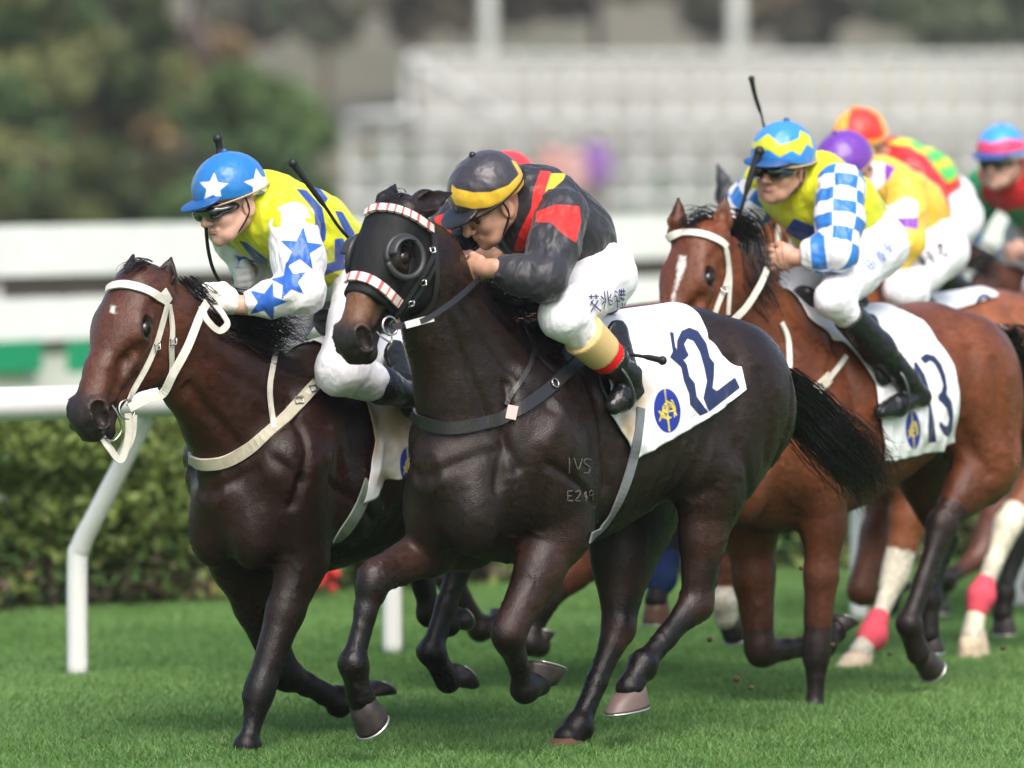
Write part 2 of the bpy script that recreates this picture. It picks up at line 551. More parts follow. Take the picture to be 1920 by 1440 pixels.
def hoof_mesh(fr, cor, toe, heel, w, mb, R=.058):
    c, t, hl = fr.J(cor[0], cor[1], w), fr.J(toe[0], toe[1], w), fr.J(heel[0], heel[1], w)
    f = norm(t - hl)
    n = norm(c - (t + hl) / 2); n = norm(n - f * (n @ f))
    l = np.cross(n, f)
    s = (t + hl) / 2
    L = max(np.linalg.norm(t - hl) / 2, .045)
    hh = max((c - s) @ n, .055)
    m = 20; V = []
    cc = s + n * hh + f * ((c - s) @ f) * .8
    rings = [(0.0, 1.0, 1.0), (.15, .98, .98), (.6, .86, .86), (1.0, .72, .74)]
    for q, (a, rx, ry) in enumerate(rings):
        for k in range(m):
            an = 2 * math.pi * k / m
            ctr = s + (cc - s) * a
            tilt = a * (-.30 * math.cos(an)) * .06
            V.append(ctr + f * (L * rx * math.cos(an)) + l * (R * .9 * ry * math.sin(an)) + n * tilt)
    V.append(s + n * .012)
    for k in range(m):       # sole, set in
        an = 2 * math.pi * k / m
        V.append(s + f * (L * .82 * math.cos(an)) + l * (R * .72 * math.sin(an)) + n * .004)
    V.append(cc + n * .01)
    F = [(i * m + k, i * m + (k + 1) % m, (i + 1) * m + (k + 1) % m, (i + 1) * m + k) for i in range(3) for k in range(m)]
    b = 4 * m
    F += [(k, b + 1 + k, b + 1 + (k + 1) % m, (k + 1) % m) for k in range(m)]
    F += [(b, b + 1 + (k + 1) % m, b + 1 + k) for k in range(m)]
    F += [(3 * m + k, 3 * m + (k + 1) % m, b + m + 1) for k in range(m)]
    mb.add(V, F)
    shoe = MB()
    S = [s - n * .003 + f * (L * .92 * math.cos(a)) + l * (R * .82 * math.sin(a)) for a in np.linspace(-2.5, 2.5, 22)]
    shoe.tube(S, .009, 6, .5, up=n)
    return cc, shoe

def head_prims(P, M, yaw=0.0, roll=0.0, k=.022, hood=0.0, LEN=.555, BULK=1.12):
    """P poll, M lips in the horse frame. returns prims and a function (a,u,w)->point"""
    d = norm(M - P); sc = np.linalg.norm(M - P) / LEN * BULK
    l0 = V3(0, 1, 0)
    l = norm(l0 - d * (l0 @ d))
    up = norm(np.cross(l, d)); 
    if up[0] < 0: up = -up
    if yaw:
        c, s = math.cos(yaw), math.sin(yaw)
        l, up = c * l - s * up, c * up + s * l
    def H(a, u, w=0.0): return P + sc * (d * a * LEN / BULK / .60 + up * u + l * w)
    R = np.stack([d, l, up])
    S = sc; h = hood
    p = []
    p.append(ell(H(.06, -.035), S * V3(.10, .080, .085) + h, R, k))                       # cranium
    p.append(ell(H(.17, -.005), S * V3(.13, .088, .055) + h, R, .03))                      # forehead
    p += [cone(H(.16, -.02), H(.36, -.012), S * .066 + h, S * .050 + h, 1, k)]          # nose bridge
    p += [cone(H(.36, -.012), H(.50, -.02), S * .050 + h, S * .048 + h, 1, k)]
    for s_ in (-1, 1):
        p.append(ell(H(.20, -.125, s_ * .036), S * V3(.105, .034, .092) + h, R, .035))      # cheek
        p.append(cone(H(.17, -.012, s_ * .070), H(.21, -.02, s_ * .072), S * .028 + h, S * .026 + h, 1, .03))   # brow and orbit
        p.append(cone(H(.22, -.05, s_ * .062), H(.36, -.045, s_ * .043), S * .020 + h, S * .012 + h, 1, .025))   # facial crest
    p += [cone(H(.24, -.13), H(.42, -.075), S * .060 + h, S * .036 + h, 1, .03)]        # jaw bar
    if not hood:
        p.append(ell(H(.525, -.022), S * V3(.058, .056, .050), R, k))                     # muzzle
        p.append(ell(H(.56, -.055), S * V3(.038, .044, .036), R, k))                      # upper lip
        p.append(ell(H(.535, -.100), S * V3(.036, .034, .026), R, .018))                    # lower lip and chin
        p += [cone(H(.42, -.075), H(.53, -.095), S * .034, S * .024, 1, .018)]
        p.append(cone(H(.45, -.082, -.052), H(.585, -.080, -.05), .009, .007, 1, .012, 's'))    # mouth line
        p.append(cone(H(.45, -.082, .052), H(.585, -.080, .05), .009, .007, 1, .012, 's'))
        for s_ in (-1, 1):
            p.append(cone(H(.515, -.005, s_ * .042), H(.545, -.035, s_ * .048), S * .031, S * .027, 1, .015))  # flared rim
            p.append(cone(H(.520, .004, s_ * .058), H(.548, -.030, s_ * .058), S * .021, S * .016, 1, .008, 's'))
            p.append(cone(H(.32, -.02, s_ * .060), H(.46, -.035, s_ * .058), .010, .012, 1, .03, 's'))         # hollow beside the nose
        for s_ in (-1, 1):
            p.append(cone(H(.172, -.020, s_ * .099), H(.200, -.026, s_ * .099), S * .019, S * .017, 1, .010, 's'))                 # eye socket
            p.append(cone(H(.165, -.008, s_ * .090), H(.20, -.008, s_ * .088), S * .009, S * .007, 1, .010))  # upper lid
    return p, H, R, S

def ear_prims(base, tip, width=.036, face=None, k=.015):
    a, b = np.asarray(base), np.asarray(tip); d = norm(b - a)
    f = norm(face - d * (face @ d)); L = np.linalg.norm(b - a)
    m1 = a + d * L * .35 + f * .004
    p = [cone(a, m1, width * .75, width, 1, k), cone(m1, a + d * L * .68, width, width * .55, 1, .012), cone(a + d * L * .68, b, width * .55, .005, 1, .01)]
    p += [cone(a + d * L * .18 + f * width * .95, a + d * L * .5 + f * width * .95, width * .55, width * .68, 1, .008, 's'),
          cone(a + d * L * .5 + f * width * .95, a + d * L * .88 + f * width * .6, width * .68, width * .3, 1, .008, 's')]
    return p

def strands(mb, roots, path_fn, n, seed, r=.0035, seg=7, flat=.35):
    rs = np.random.default_rng(seed)
    for i in range(n):
        P = path_fn(rs, i / max(1, n - 1))
        m = len(P)
        rad = r * (.5 + rs.random()) * np.linspace(1, .25, m)
        mb.tube(P, rad, 4, flat, cap=False)
    return mb

def hair_along(mb, path, n, seed, spread, jitter=.012, r=.004, lens=(.6, 1.0), spread_end=None, lateral=V3(0, 1, 0)):
    """strands following a spine path (local points), fanned by spread"""
    path = spline(path, 6)
    up = np.gradient(path, axis=0); up /= np.linalg.norm(up, axis=1, keepdims=True) + 1e-9
    rs = np.random.default_rng(seed); m = len(path); spread_end = spread_end or spread
    for i in range(n):
        e = int(m * rs.uniform(*lens)); e = max(4, min(m, e))
        a, b = rs.normal(0, 1, 2)
        a, b = max(-2, min(2, a)), max(-2, min(2, b))
        P = []
        ph, fq = rs.random() * 6.28, rs.uniform(2, 5)
        for q in range(e):
            u = q / (m - 1)
            s = spread + (spread_end - spread) * u
            nrm = norm(np.cross(lateral, up[q]))
            P.append(path[q] + nrm * (s * a * .5 + jitter * math.sin(ph + fq * u * 3) * u) + lateral * (s * b * .42 + jitter * math.cos(ph * 2 + fq * u * 2) * u))
        mb.tube(P, r * rs.uniform(.6, 1.2) * np.linspace(1, .2, e) ** .7, 4, .5, cap=False)
    return mb

def lerp3(a, b, t): return a[None, :] * (1 - t[:, None]) + b[None, :] * t[:, None]
def sstep(x, a, b):
    t = np.clip((x - a) / (b - a), 0, 1); return t * t * (3 - 2 * t)

class Horse: pass

def build_horse(S):
    fr = Frame(*S['frame'])
    h = Horse(); h.fr = fr; h.S = S
    root = empty('racehorse', fr.O, fr.rotz, S['label'], 'racehorse', 'racehorses galloping on the turf')
    h.root = root
    dz = S.get('dz', 0.0)
    T = np.array(S.get('torso', TORSO), float)
    t = np.linspace(T[:, 0].min(), T[:, 0].max(), 60)
    o = np.argsort(T[:, 0])
    def cr(col):
        y = np.interp(t, T[o, 0], col[o])
        for _ in range(4): y[1:-1] = (y[:-2] + 2 * y[1:-1] + y[2:]) / 4
        return y
    top, bot, hw = cr(T[:, 1]) + dz, cr(T[:, 2]) + dz, cr(T[:, 3])
    pr = [loft(t, (top + bot) / 2, (top - bot) / 2, hw, .04)]
    # neck
    NK = S['neck']       # (px,py,w,r,kw)
    NP = [fr.J(*n[:3]) for n in NK]
    for i in range(len(NK) - 1):
        pr.append(cone(NP[i], NP[i + 1], NK[i][3], NK[i + 1][3], NK[i][4], .05))
    h.NP = NP
    zz = dz
    # trunk muscles
    for s_ in (-1, 1):
        pr.append(ell(V3(.52, s_ * .145, 1.00 + zz), (.17, .075, .25), None, .06))           # shoulder
        pr.append(ell(V3(.40, s_ * .165, .86 + zz), (.13, .07, .12), None, .06))             # triceps
        pr.append(ell(V3(.745, s_ * .085, .79 + zz), (.085, .085, .14), None, .05))            # breast
        pr.append(ell(V3(-.52, s_ * .13, 1.15 + zz), (.21, .11, .20), None, .06))             # gluteus
        #pr.append(cone(V3(-.83, s_ * .10, 1.13 + zz), V3(-.80, s_ * .13, .88 + zz), .10, .11, 1, .06))  # hamstring
    pr.append(cone(V3(.90, 0, .93 + zz), V3(.84, 0, .68 + zz), .012, .018, 1, .04, 's'))
    for g in S.get('extra', []): pr.append(g(fr))
    # legs
    h.legs = []
    for L in S['legs']:
        fore = L['fore']
        P = [fr.J(*j) for j in L['j']]
        w = L['j'][-1][2]; sgn = 1 if w > 0 else -1
        q_ = L.get('q', 1.0) * 1.22
        r0 = L.get('r', 1.0)
        if fore:      # elbow, knee, fetlock, coronet
            el, kn, fe, co = P
            pr.append(cone(V3(el[0] + .08, sgn * .16, .98 + zz), el, .14, .112 * r0, .8, .06))
            md = el + (kn - el) * .40
            pr.append(cone(el, md, .108 * r0, .078 * r0, .85, .03))
            pr.append(cone(md, kn, .078 * r0, .042 * q_, .9, .03))
            bk = np.cross(V3(0, 1, 0), norm(kn - el)); bk = bk if bk[0] < 0 else -bk
            pr.append(cone(el + bk * .03, md + bk * .02, .07 * r0, .03, .7, .03))
            ux = norm(kn - el); dn = norm(fe - kn)
            pr.append(cone(kn - ux * .03, kn + dn * .03, .044 * q_, .041 * q_, .92, .02))
            pr.append(cone(kn, kn + (fe - kn) * .4, .038 * q_, .027 * q_, .92, .025))
            bk = np.cross(V3(0, 1, 0), dn); bk = bk if bk[0] < 0 else -bk
            pr.append(cone(kn + dn * .03 + bk * .018 * q_, fe + bk * .012 * q_, .018 * q_, .019 * q_, .8, .028))   # flexor tendon
            pr.append(cone(kn + (fe - kn) * .4, fe, .025 * q_, .029 * q_, .92, .02))
        else:
            st, ho, fe, co = P
            hip = V3(-.52, sgn * .13, 1.12 + zz)
            pr.append(cone(hip, st, .21, .135 * r0, .72, .08))
            pr.append(cone(V3(-.62, sgn * .12, 1.04 + zz), st + (ho - st) * .28 + V3(-.05, 0, 0), .14, .085 * r0, .8, .08))
            md = st + (ho - st) * .5
            pr.append(cone(st, md, .125 * r0, .082 * r0, .78, .05))
            pr.append(cone(md, ho, .082 * r0, .044 * q_, .82, .03))
            bk = norm(norm(st - ho) * .3 + norm(ho - fe) * .35 + V3(-.6, 0, 0)); bk[1] = 0
            ph = ho + norm(st - ho) * .045 * q_ + norm(bk) * .040 * q_
            pr.append(cone(ph, ho, .022 * q_, .040 * q_, .85, .02))
            pr.append(cone(md + norm(bk) * .03, ph, .032, .018 * q_, .8, .025))
            dn = norm(fe - ho)
            pr.append(cone(ho, ho + dn * .06, .047 * q_, .036 * q_, .9, .025))
            pr.append(cone(ho + dn * .06, ho + (fe - ho) * .55, .033 * q_, .027 * q_, .9, .02))
            bk = np.cross(V3(0, 1, 0), dn); bk = bk if bk[0] < 0 else -bk
            pr.append(cone(ph, fe + bk * .010 * q_, .017 * q_, .019 * q_, .85, .03))
            pr.append(cone(ho + (fe - ho) * .55, fe, .027 * q_, .031 * q_, .92, .02))
        pr.append(ball(fe, .037 * q_, .02))
        fa = norm(fe - P[1])
        back = np.cross(V3(0, 1, 0), fa); back = back if back[0] < 0 else -back
        pr.append(ball(fe + norm(back) * .022 * q_, .027 * q_, .02))
        pr.append(cone(fe, co, .030 * q_, .037 * q_, .95, .02))
        h.legs.append((P, L))
    # head
    P_, M_ = fr.J(*S['head'][0]), fr.J(*S['head'][1])
    hp, H, HR, hs = head_prims(P_, M_, S.get('yaw', 0.0), BULK=S.get('bulk', 1.12))
    pr += hp
    h.H, h.HR, h.hs = H, HR, hs
    hu = HR[2]
    pr.append(cone(H(.05, -.06), NP[0], hs * .082, NK[0][3] * .92, .72, .05))
    for e in S['ears']:
        b, tip = fr.J(*e[0]), fr.J(*e[1])
        pr.append(cone(b - norm(tip - b) * .02, b + norm(tip - b) * .012, .036, .028, 1, .02))
    # subtractive head details have to come last
    pr.sort(key=lambda q: q['op'] == 's')
    V, F = sdf_mesh(pr, S.get('res', .009))
    V = smooth_mesh(V, F, 2, .45)
    # muscles, bones and hollows under the skin
    N = vnormals(V, F)
    def seg2(p, a, b):
        a, b = np.array(a), np.array(b); ab = b - a; L = ab @ ab + 1e-9
        q = np.clip(((p - a) @ ab) / L, 0, 1); return np.linalg.norm(p - a - q[:, None] * ab, axis=1)
    D = np.zeros(len(V)); TZ = V[:, [0, 2]] - np.array([0, zz]); side = sstep(np.abs(N[:, 1]), .15, .6) * (V[:, 2] > .55 + zz)
    jug0, jug1 = H(.22, -.23), NP[-1] + V3(.17, 0, -.12); cr0, cr1 = H(.04, -.16), V3(.42, 0, 1.24 + zz)
    FT = [((.66, 1.18), (.72, .86), .018, -.016), ((.35, 1.30), (.58, 1.00), .030, .009), ((.31, 1.27), (.24, .86), .024, -.014), ((.56, .93), (.32, .80), .015, -.012),
          ((.50, 1.10), (.45, .86), .030, .006), ((-.36, 1.24), (-.33, .94), .045, -.016), ((-.32, 1.29), (-.34, 1.27), .032, .016), ((-.66, 1.17), (-.60, .86), .014, -.014),
          ((-.36, .97), (-.47, .80), .022, -.012), ((.25, .74), (-.25, .83), .025, -.005), ((-.46, 1.20), (-.52, .92), .020, -.009), ((-.2, 1.34), (.2, 1.34), .03, -.004),
          (jug0[[0, 2]] - [0, zz], jug1[[0, 2]] - [0, zz], .018, -.013), (cr0[[0, 2]] - [0, zz], cr1[[0, 2]] - [0, zz], .026, -.010),
          ((jug0 * .5 + cr0 * .5)[[0, 2]] - [0, zz], (jug1 * .45 + cr1 * .55)[[0, 2]] - [0, zz], .022, -.006)]
    FT += [((-.30 + i * .075, 1.17 - .01 * i), (-.20 + i * .075, .82 - .012 * i), .015, .0042) for i in range(7)]
    for a, b, sg, am in FT: D += am * np.exp(-(seg2(TZ, a, b) / sg) ** 2) * side
    fr_ = sstep(N[:, 0], .2, .7) * (V[:, 0] > .6)
    for s_ in (-1, 1): D += -.010 * np.exp(-(seg2(V[:, [1, 2]], (s_ * .15, .97 + zz), (s_ * .03, .90 + zz)) / .02) ** 2) * fr_
    trunk = sstep(V[:, 2], .6 + zz, .75 + zz)
    q = V * V3(.6, 1, 1)
    D += trunk * (.0022 * noise(q, 8, 21) + .0012 * noise(q * V3(.5, 1, 1), 26, 22)) + .0007 * noise(V, 55, 23)
    # veins on the lower body and limbs
    vn = np.abs(noise(V * V3(1, 1, .7), 13, 33) + .25 * noise(V, 40, 34)); D += .0030 * (1 - sstep(vn, .015, .07)) * (V[:, 2] < 1.15 + zz) * (noise(V, 5, 44) > -.1)
    # head bones
    A = (V - H(0, 0)) @ HR[0] / hs; U = (V - H(0, 0)) @ HR[2] / hs; Wl = (V - H(0, 0)) @ HR[1] / hs
    onh = (A > -.02) & (A < .60) & (np.abs(Wl) < .14) & (np.abs(U) < .26) & (np.linalg.norm(V - H(.28, -.06), axis=1) < .36 * hs)
    AU = np.stack([A, U], 1); hsd = sstep(np.abs(N @ HR[1]), .1, .5)
    D[onh] = .001 * noise(V[onh], 60, 3)
    for a, b, sg, am in (((.23, -.055), (.36, -.055), .010, .007), ((.26, -.085), (.42, -.065), .018, -.008), ((.14, -.02), (.12, -.01), .016, -.007), ((.22, -.02), (.30, .0), .016, -.006),
                         ((.24, -.20), (.40, -.115), .012, -.005), ((.10, -.09), (.16, -.20), .014, .006), ((.30, -.10), (.26, -.15), .006, .0035), ((.42, -.02), (.50, .0), .014, -.004), ((.44, -.06), (.50, -.07), .010, .004),
                         ((.06, -.02), (.13, .0), .016, -.006)):
        D += np.where(onh, am * hs * np.exp(-(seg2(AU, a, b) / sg) ** 2) * hsd, 0)
    V = (V + N * D[:, None]).astype(np.float32)
    h.V, h.F = V, F
    h.bvh = BVHTree.FromPolygons(V.tolist(), F.tolist())
    # coat colours
    c1, c2, cp = [np.array(c, float) for c in S['coat']]       # body, darker tone (patchy, more towards the bottom), points
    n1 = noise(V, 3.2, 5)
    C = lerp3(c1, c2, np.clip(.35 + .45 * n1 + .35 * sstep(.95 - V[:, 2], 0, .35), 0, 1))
    dl = np.full(len(V), 1e9); wl = None
    for P, L in h.legs:
        # distance down the leg: 0 above the knee, 1 below
        for a, b, f0, f1 in ((P[0], P[1], 0, 1), (P[1], P[2], 1, 2), (P[2], P[3], 2, 3)):
            ab = b - a; tt = np.clip(((V - a) @ ab) / (ab @ ab), 0, 1)
            d = np.linalg.norm(V - a - tt[:, None] * ab, axis=1)
            m = (d < .13 - .03 * f0)
            if 'white' in L:
                w0, w1 = L['white']
                q = m * sstep(f0 + tt + .06 * noise(V, 25, 3), w0 - .05, w0 + .05) * (1 - sstep(f0 + tt, w1 - .05, w1 + .05))
                C = lerp3np(C, np.array([.62, .57, .46]), q)
            else:
                q = m * sstep(f0 + tt + .10 * noise(V, 18, 6), L.get('pt', .45), L.get('pt', .45) + .75)
                C = lerp3np(C, cp, q)
    if 'coatfn' in S: C = S['coatfn'](h, V, C)
    # muzzle, eye rim and ears
    for (a, u, w, r, amt) in ((.55, -.04, 0, .095, .95), (.50, -.11, 0, .06, .8), (.185, -.02, .085, .035, .85), (.185, -.02, -.085, .035, .85)):
        d = np.linalg.norm(V - H(a, u, w), axis=1) / hs
        C = lerp3np(C, np.array(S.get('muzzle', (.018, .015, .015))), amt * (1 - sstep(d, r * .72, r * 1.15)))
    for e in S['ears']:
        tip = fr.J(*e[1]); d = np.linalg.norm(V - tip, axis=1)
        C = lerp3np(C, cp, .8 * (1 - sstep(d, .02, .07)))
    for mk in S.get('marks', []):
        d = np.linalg.norm((V - H(*mk[0])) / np.array(1.0), axis=1)
        x, y = project(fr.wor(V))
        sd = poly_sd(x, y, mk[1]) if len(mk) > 1 else None
        front = (V - H(.2, -.12)) @ HR[2] > 0
        C = lerp3np(C, np.array([.55, .52, .48]), np.clip(sd / 3 + .5 + noise(V, 90, 2) * .5, 0, 1) * front)
    mt = S['mat']
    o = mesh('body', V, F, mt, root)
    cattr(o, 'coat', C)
    h.body = o
    for e in S['ears']:
        b, tip = fr.J(*e[0]), fr.J(*e[1])
        sg = 1 if e[0][2] > 0 else -1
        ep = ear_prims(b - norm(tip - b) * .015, tip, e[2] if len(e) > 2 else .036, e[3] if len(e) > 3 else V3(.75, .55 * sg, .0))
        ep.sort(key=lambda q: q['op'] == 's')
        ev, ef = sdf_mesh(ep, .004)
        ev = smooth_mesh(ev, ef, 1)
        eo = mesh('ear', ev, ef, mt, root)
        k = np.clip((ev - b) @ norm(tip - b) / np.linalg.norm(tip - b), 0, 1)
        ec = lerp3np(np.repeat((c1 * S.get('earc', 1))[None], len(ev), 0), cp, .25 + .6 * k ** 2)
        if 'ear_col' in S: ec[:] = S['ear_col']
        cattr(eo, 'coat', ec)
    # eyes
    for s_ in (-1, 1):
        MB().sphere(H(.188, -.024, s_ * .0775), hs * V3(.026, .020, .022), 12, HR.T).build('eye', mat('horse_eye', (.010, .006, .004), .12, .5), root)
    # hooves
    for P, L in h.legs:
        mb = MB(); w = L['j'][-1][2]
        cc, shoe = hoof_mesh(fr, L['hoof'][0], L['hoof'][1], L['hoof'][2], w, mb, L.get('hr', .058))
        ho = mb.build('hoof', mat(*L['hm']) if 'hm' in L else mat('hoof_dark', (.035, .028, .026), .45, .4, bump=[(60, .5, .003, (1, 1, .2))], var=.4, vscale=30), root)
        shoe.build('horseshoe', mat('horseshoe_metal', (.50, .49, .47), .35, .5, .8), ho)
        if 'band' in L:
            a = P[1] + (P[2] - P[1]) * L['band'][1]; b = P[2] + (P[3] - P[2]) * .30
            bb = [cone(a, P[2], .044, .052, .95, .02), cone(P[2], b, .052, .046, .95, .02), ball(P[2] - V3(.02, 0, 0), .048, .02)]
            v, f = sdf_mesh(bb, .006)
            v = v + vnormals(v, f) * (.0025 * np.sin(v @ norm(b - a) * 420))[:, None]
            mesh('leg_bandage', v, f, mat(*L['band'][0]), root)
    return h

def lerp3np(C, col, t): return C * (1 - t[:, None]) + np.asarray(col)[None, :] * t[:, None]

def saddle_cloth(h, corners, label, wrinkle=.006, res=(60, 56), under=.10):
    """corners (photo px of the near side): front-top, front-bottom, rear-bottom, rear-top -> outline in (t, angle) round the barrel;
    front and rear edges may be polylines"""
    fr = h.fr
    def tz(px, py):
        for k in range(14):
            p, n = hit(fr, h.bvh, px, py + 2.5 * k, 0)
            if p is not None: return p
        return fr.J(px, py, .2)
    zc = .98
    def ang(p): return math.atan2(p[1], p[2] - zc)
    fe = [tz(*q) for q in corners['front']]; re = [tz(*q) for q in corners['rear']]
    fa = np.array([[ang(p), p[0]] for p in fe]); ra = np.array([[ang(p), p[0]] for p in re])
    fa = fa[np.argsort(fa[:, 0])]; ra = ra[np.argsort(ra[:, 0])]
    af, ar = fa[:, 0].max(), ra[:, 0].max()
    nu, nv = res
    V = np.zeros((2 * nv + 1, nu + 1, 3)); UV = np.zeros((2 * nv + 1, nu + 1, 2))
    for j in range(-nv, nv + 1):
        s = abs(j) / nv; sg = 1 if j >= 0 else -1
        for i in range(nu + 1):
            u = i / nu
            amax = af + (ar - af) * u + (corners.get('sag', 0) * math.sin(u * math.pi))
            a = s * amax
            sf = np.interp(s * af, fa[:, 0], fa[:, 1]); sr = np.interp(s * ar, ra[:, 0], ra[:, 1])
            tt = sf + (sr - sf) * u
            d = V3(0, sg * math.sin(a), math.cos(a))
            o = V3(tt, 0, zc) + d * 1.0
            hh = h.bvh.ray_cast(Vector(o), Vector(-d))
            p = np.array(hh[0]) if hh[0] is not None else V3(tt, 0, zc) + d * .3
            V[j + nv, i] = p; UV[j + nv, i] = (u, s)
    # smooth to bridge hollows, then fold
    for _ in range(8):
        V[1:-1, 1:-1] = (V[:-2, 1:-1] + V[2:, 1:-1] + V[1:-1, :-2] + V[1:-1, 2:] + 2 * V[1:-1, 1:-1]) / 6
    f = V.reshape(-1, 3); uv = UV.reshape(-1, 2)
    d = f - V3(0, 0, zc)[None] * V3(0, 0, 1); d[:, 0] = 0; d /= np.linalg.norm(d, axis=1, keepdims=True) + 1e-9
    q = np.stack([uv[:, 0] * 5 + .6 * uv[:, 1], uv[:, 1] * 3, np.sign(f[:, 1])], 1)
    n1 = noise(q, 1.0, 11) + .5 * noise(q * V3(1, 1, 1), 2.3, 12)
    edge = np.clip(np.maximum(uv[:, 1] - .55, 0) * 2, 0, 1)
    f = f + d * (.014 + wrinkle * n1 * (.4 + 1.8 * edge) + .012 * edge * np.abs(n1))[:, None]
    n = (2 * nv + 1); m = nu + 1
    idx = np.arange(n * m).reshape(n, m)
    Fq = np.stack([idx[:-1, :-1].ravel(), idx[1:, :-1].ravel(), idx[1:, 1:].ravel(), idx[:-1, 1:].ravel()], 1)
    return f, Fq

def solid(V, F, t=.003):
    """give a sheet thickness"""
    N = vnormals(V, F); n = len(V)
    V2 = np.concatenate([V, V - N * t]); F2 = [tuple(q) for q in F] + [tuple(q[::-1] + n) for q in F]
    ec = {}
    for q in F:
        for k in range(len(q)):
            a, b = int(q[k]), int(q[(k + 1) % len(q)])
            if (b, a) in ec: del ec[(b, a)]
            else: ec[(a, b)] = 1
    F2 += [(b, a, a + n, b + n) for (a, b) in ec]
    return V2, np.array(F2)

# ------------------------------------------------------------------ the setting
def S_(obj, name=None):
    obj['kind'] = 'structure'
    return obj

def ramp_mat(name, stops, scale, rough=.8, detail=6, bump=None, stretch=(1, 1, 1), coord='Object', spec=.2):
    m, nt, bs = nodes(name)
    tc = nt.nodes.new('ShaderNodeTexCoord'); mp = nt.nodes.new('ShaderNodeMapping'); mp.inputs['Scale'].default_value = stretch
    nz = nt.nodes.new('ShaderNodeTexNoise'); nz.inputs['Scale'].default_value = scale; nz.inputs['Detail'].default_value = detail
    cr = nt.nodes.new('ShaderNodeValToRGB'); cr.color_ramp.elements[0].position = stops[0][0]; cr.color_ramp.elements[0].color = (*stops[0][1], 1)
    cr.color_ramp.elements[1].position = stops[-1][0]; cr.color_ramp.elements[1].color = (*stops[-1][1], 1)
    for p, c in stops[1:-1]:
        e = cr.color_ramp.elements.new(p); e.color = (*c, 1)
    nt.links.new(tc.outputs[coord], mp.inputs[0]); nt.links.new(mp.outputs[0], nz.inputs['Vector'])
    nt.links.new(nz.outputs[0], cr.inputs[0]); nt.links.new(cr.outputs[0], bs.inputs['Base Color'])
    bs.inputs['Roughness'].default_value = rough; bs.inputs['Specular IOR Level'].default_value = spec
    if bump: add_bump(nt, bs, *bump)
    MATS[name] = m
    return m

def attr_mat(name, an, rough=.6, spec=.25, trans=0.0):
    m, nt, bs = nodes(name)
    a = nt.nodes.new('ShaderNodeAttribute'); a.attribute_name = an
    nt.links.new(a.outputs['Color'], bs.inputs['Base Color'])
    bs.inputs['Roughness'].default_value = rough; bs.inputs['Specular IOR Level'].default_value = spec
    if trans:
        out = nt.nodes['Material Output']; tr = nt.nodes.new('ShaderNodeBsdfTranslucent'); mx = nt.nodes.new('ShaderNodeMixShader'); mx.inputs[0].default_value = trans
        nt.links.new(a.outputs['Color'], tr.inputs[0]); nt.links.new(bs.outputs[0], mx.inputs[1]); nt.links.new(tr.outputs[0], mx.inputs[2])
        nt.links.new(mx.outputs[0], out.inputs[0])
    MATS[name] = m
    return m

# ground
gm = ramp_mat('turf_soil', [(.3, (.05, .13, .03)), (.55, (.075, .17, .045)), (.75, (.10, .21, .06))], 1.5, .9, 8)
G = mesh('ground', [(-300, -40, 0), (300, -40, 0), (300, 420, 0), (-300, 420, 0)], [(0, 1, 2, 3)], gm)
S_(G)

# turf: individual blades where the camera looks closely
def turf():
    N = 760000
    r = np.random.default_rng(3)
    # density follows the view wedge, a little wider than the picture
    Y = 17.6 + (r.random(N) ** 1.35) * 22
    X = (r.random(N) * 2 - 1) * (Y * 1100 / FPX + .3)
    pt = noise(np.stack([X, Y * .5, X * 0], 1), 1.1, 4); pt2 = noise(np.stack([X, Y * .6, X * 0], 1), 6.0, 5)
    hgt = (.022 + .017 * r.random(N)) * (1 + .25 * pt + .25 * pt2)
    wd = .0019 + .0015 * r.random(N)
    a = r.random(N) * 6.283
    lean = r.normal(0, .42, (N, 2)) * hgt[:, None]
    lean[:, 0] += .25 * hgt * pt
    B = np.stack([X, Y, np.zeros(N)], 1); dx = np.stack([np.cos(a), np.sin(a), np.zeros(N)], 1) * wd[:, None]
    T = B + np.concatenate([lean, hgt[:, None]], 1); M = B + np.concatenate([lean * .35, hgt[:, None] * .6], 1)
    V = np.stack([B - dx, B + dx, M + dx * .8, T, M - dx * .8], 1).reshape(-1, 3)
    F = (np.arange(N)[:, None] * 5 + np.array([[0, 1, 2, 4]])); F3 = (np.arange(N)[:, None] * 5 + np.array([[4, 2, 3, 3]]))
    F = np.concatenate([F, ])
    me = bpy.data.meshes.new('grass')
    me.vertices.add(len(V)); me.vertices.foreach_set('co', V.astype(np.float32).ravel())
    li = np.concatenate([F.ravel(), (np.arange(N)[:, None] * 5 + np.array([[4, 2, 3]])).ravel()]).astype(np.int32)
    ls = np.concatenate([np.arange(N) * 4, 4 * N + np.arange(N) * 3]).astype(np.int32)
    lt = np.concatenate([np.full(N, 4), np.full(N, 3)]).astype(np.int32)
    me.loops.add(len(li)); me.loops.foreach_set('vertex_index', li)
    me.polygons.add(2 * N); me.polygons.foreach_set('loop_start', ls); me.polygons.foreach_set('loop_total', lt)
    me.update(calc_edges=True)
    o = bpy.data.objects.new('grass', me); COL.objects.link(o)
    mixv = np.clip(.5 + .35 * pt + .3 * pt2 + .35 * noise(np.stack([X * .4, Y * 1.2, X * 0], 1), .9, 14) + r.normal(0, .22, N), 0, 1)[:, None]
    C = np.array([.104, .222, .054]) * (1 - mixv) + np.array([.200, .352, .108]) * mixv
    dry = (r.random(N) < .035)[:, None]
    C = np.where(dry, np.array([.28, .32, .14]), C)
    C5 = np.repeat(C, 5, 0)
    cattr(o, 'col', C5)
    me.materials.append(attr_mat('grass_blade', 'col', .55, .3, .35))
    tag(o, 'short bright green racing turf', 'grass', kind='stuff')
turf()

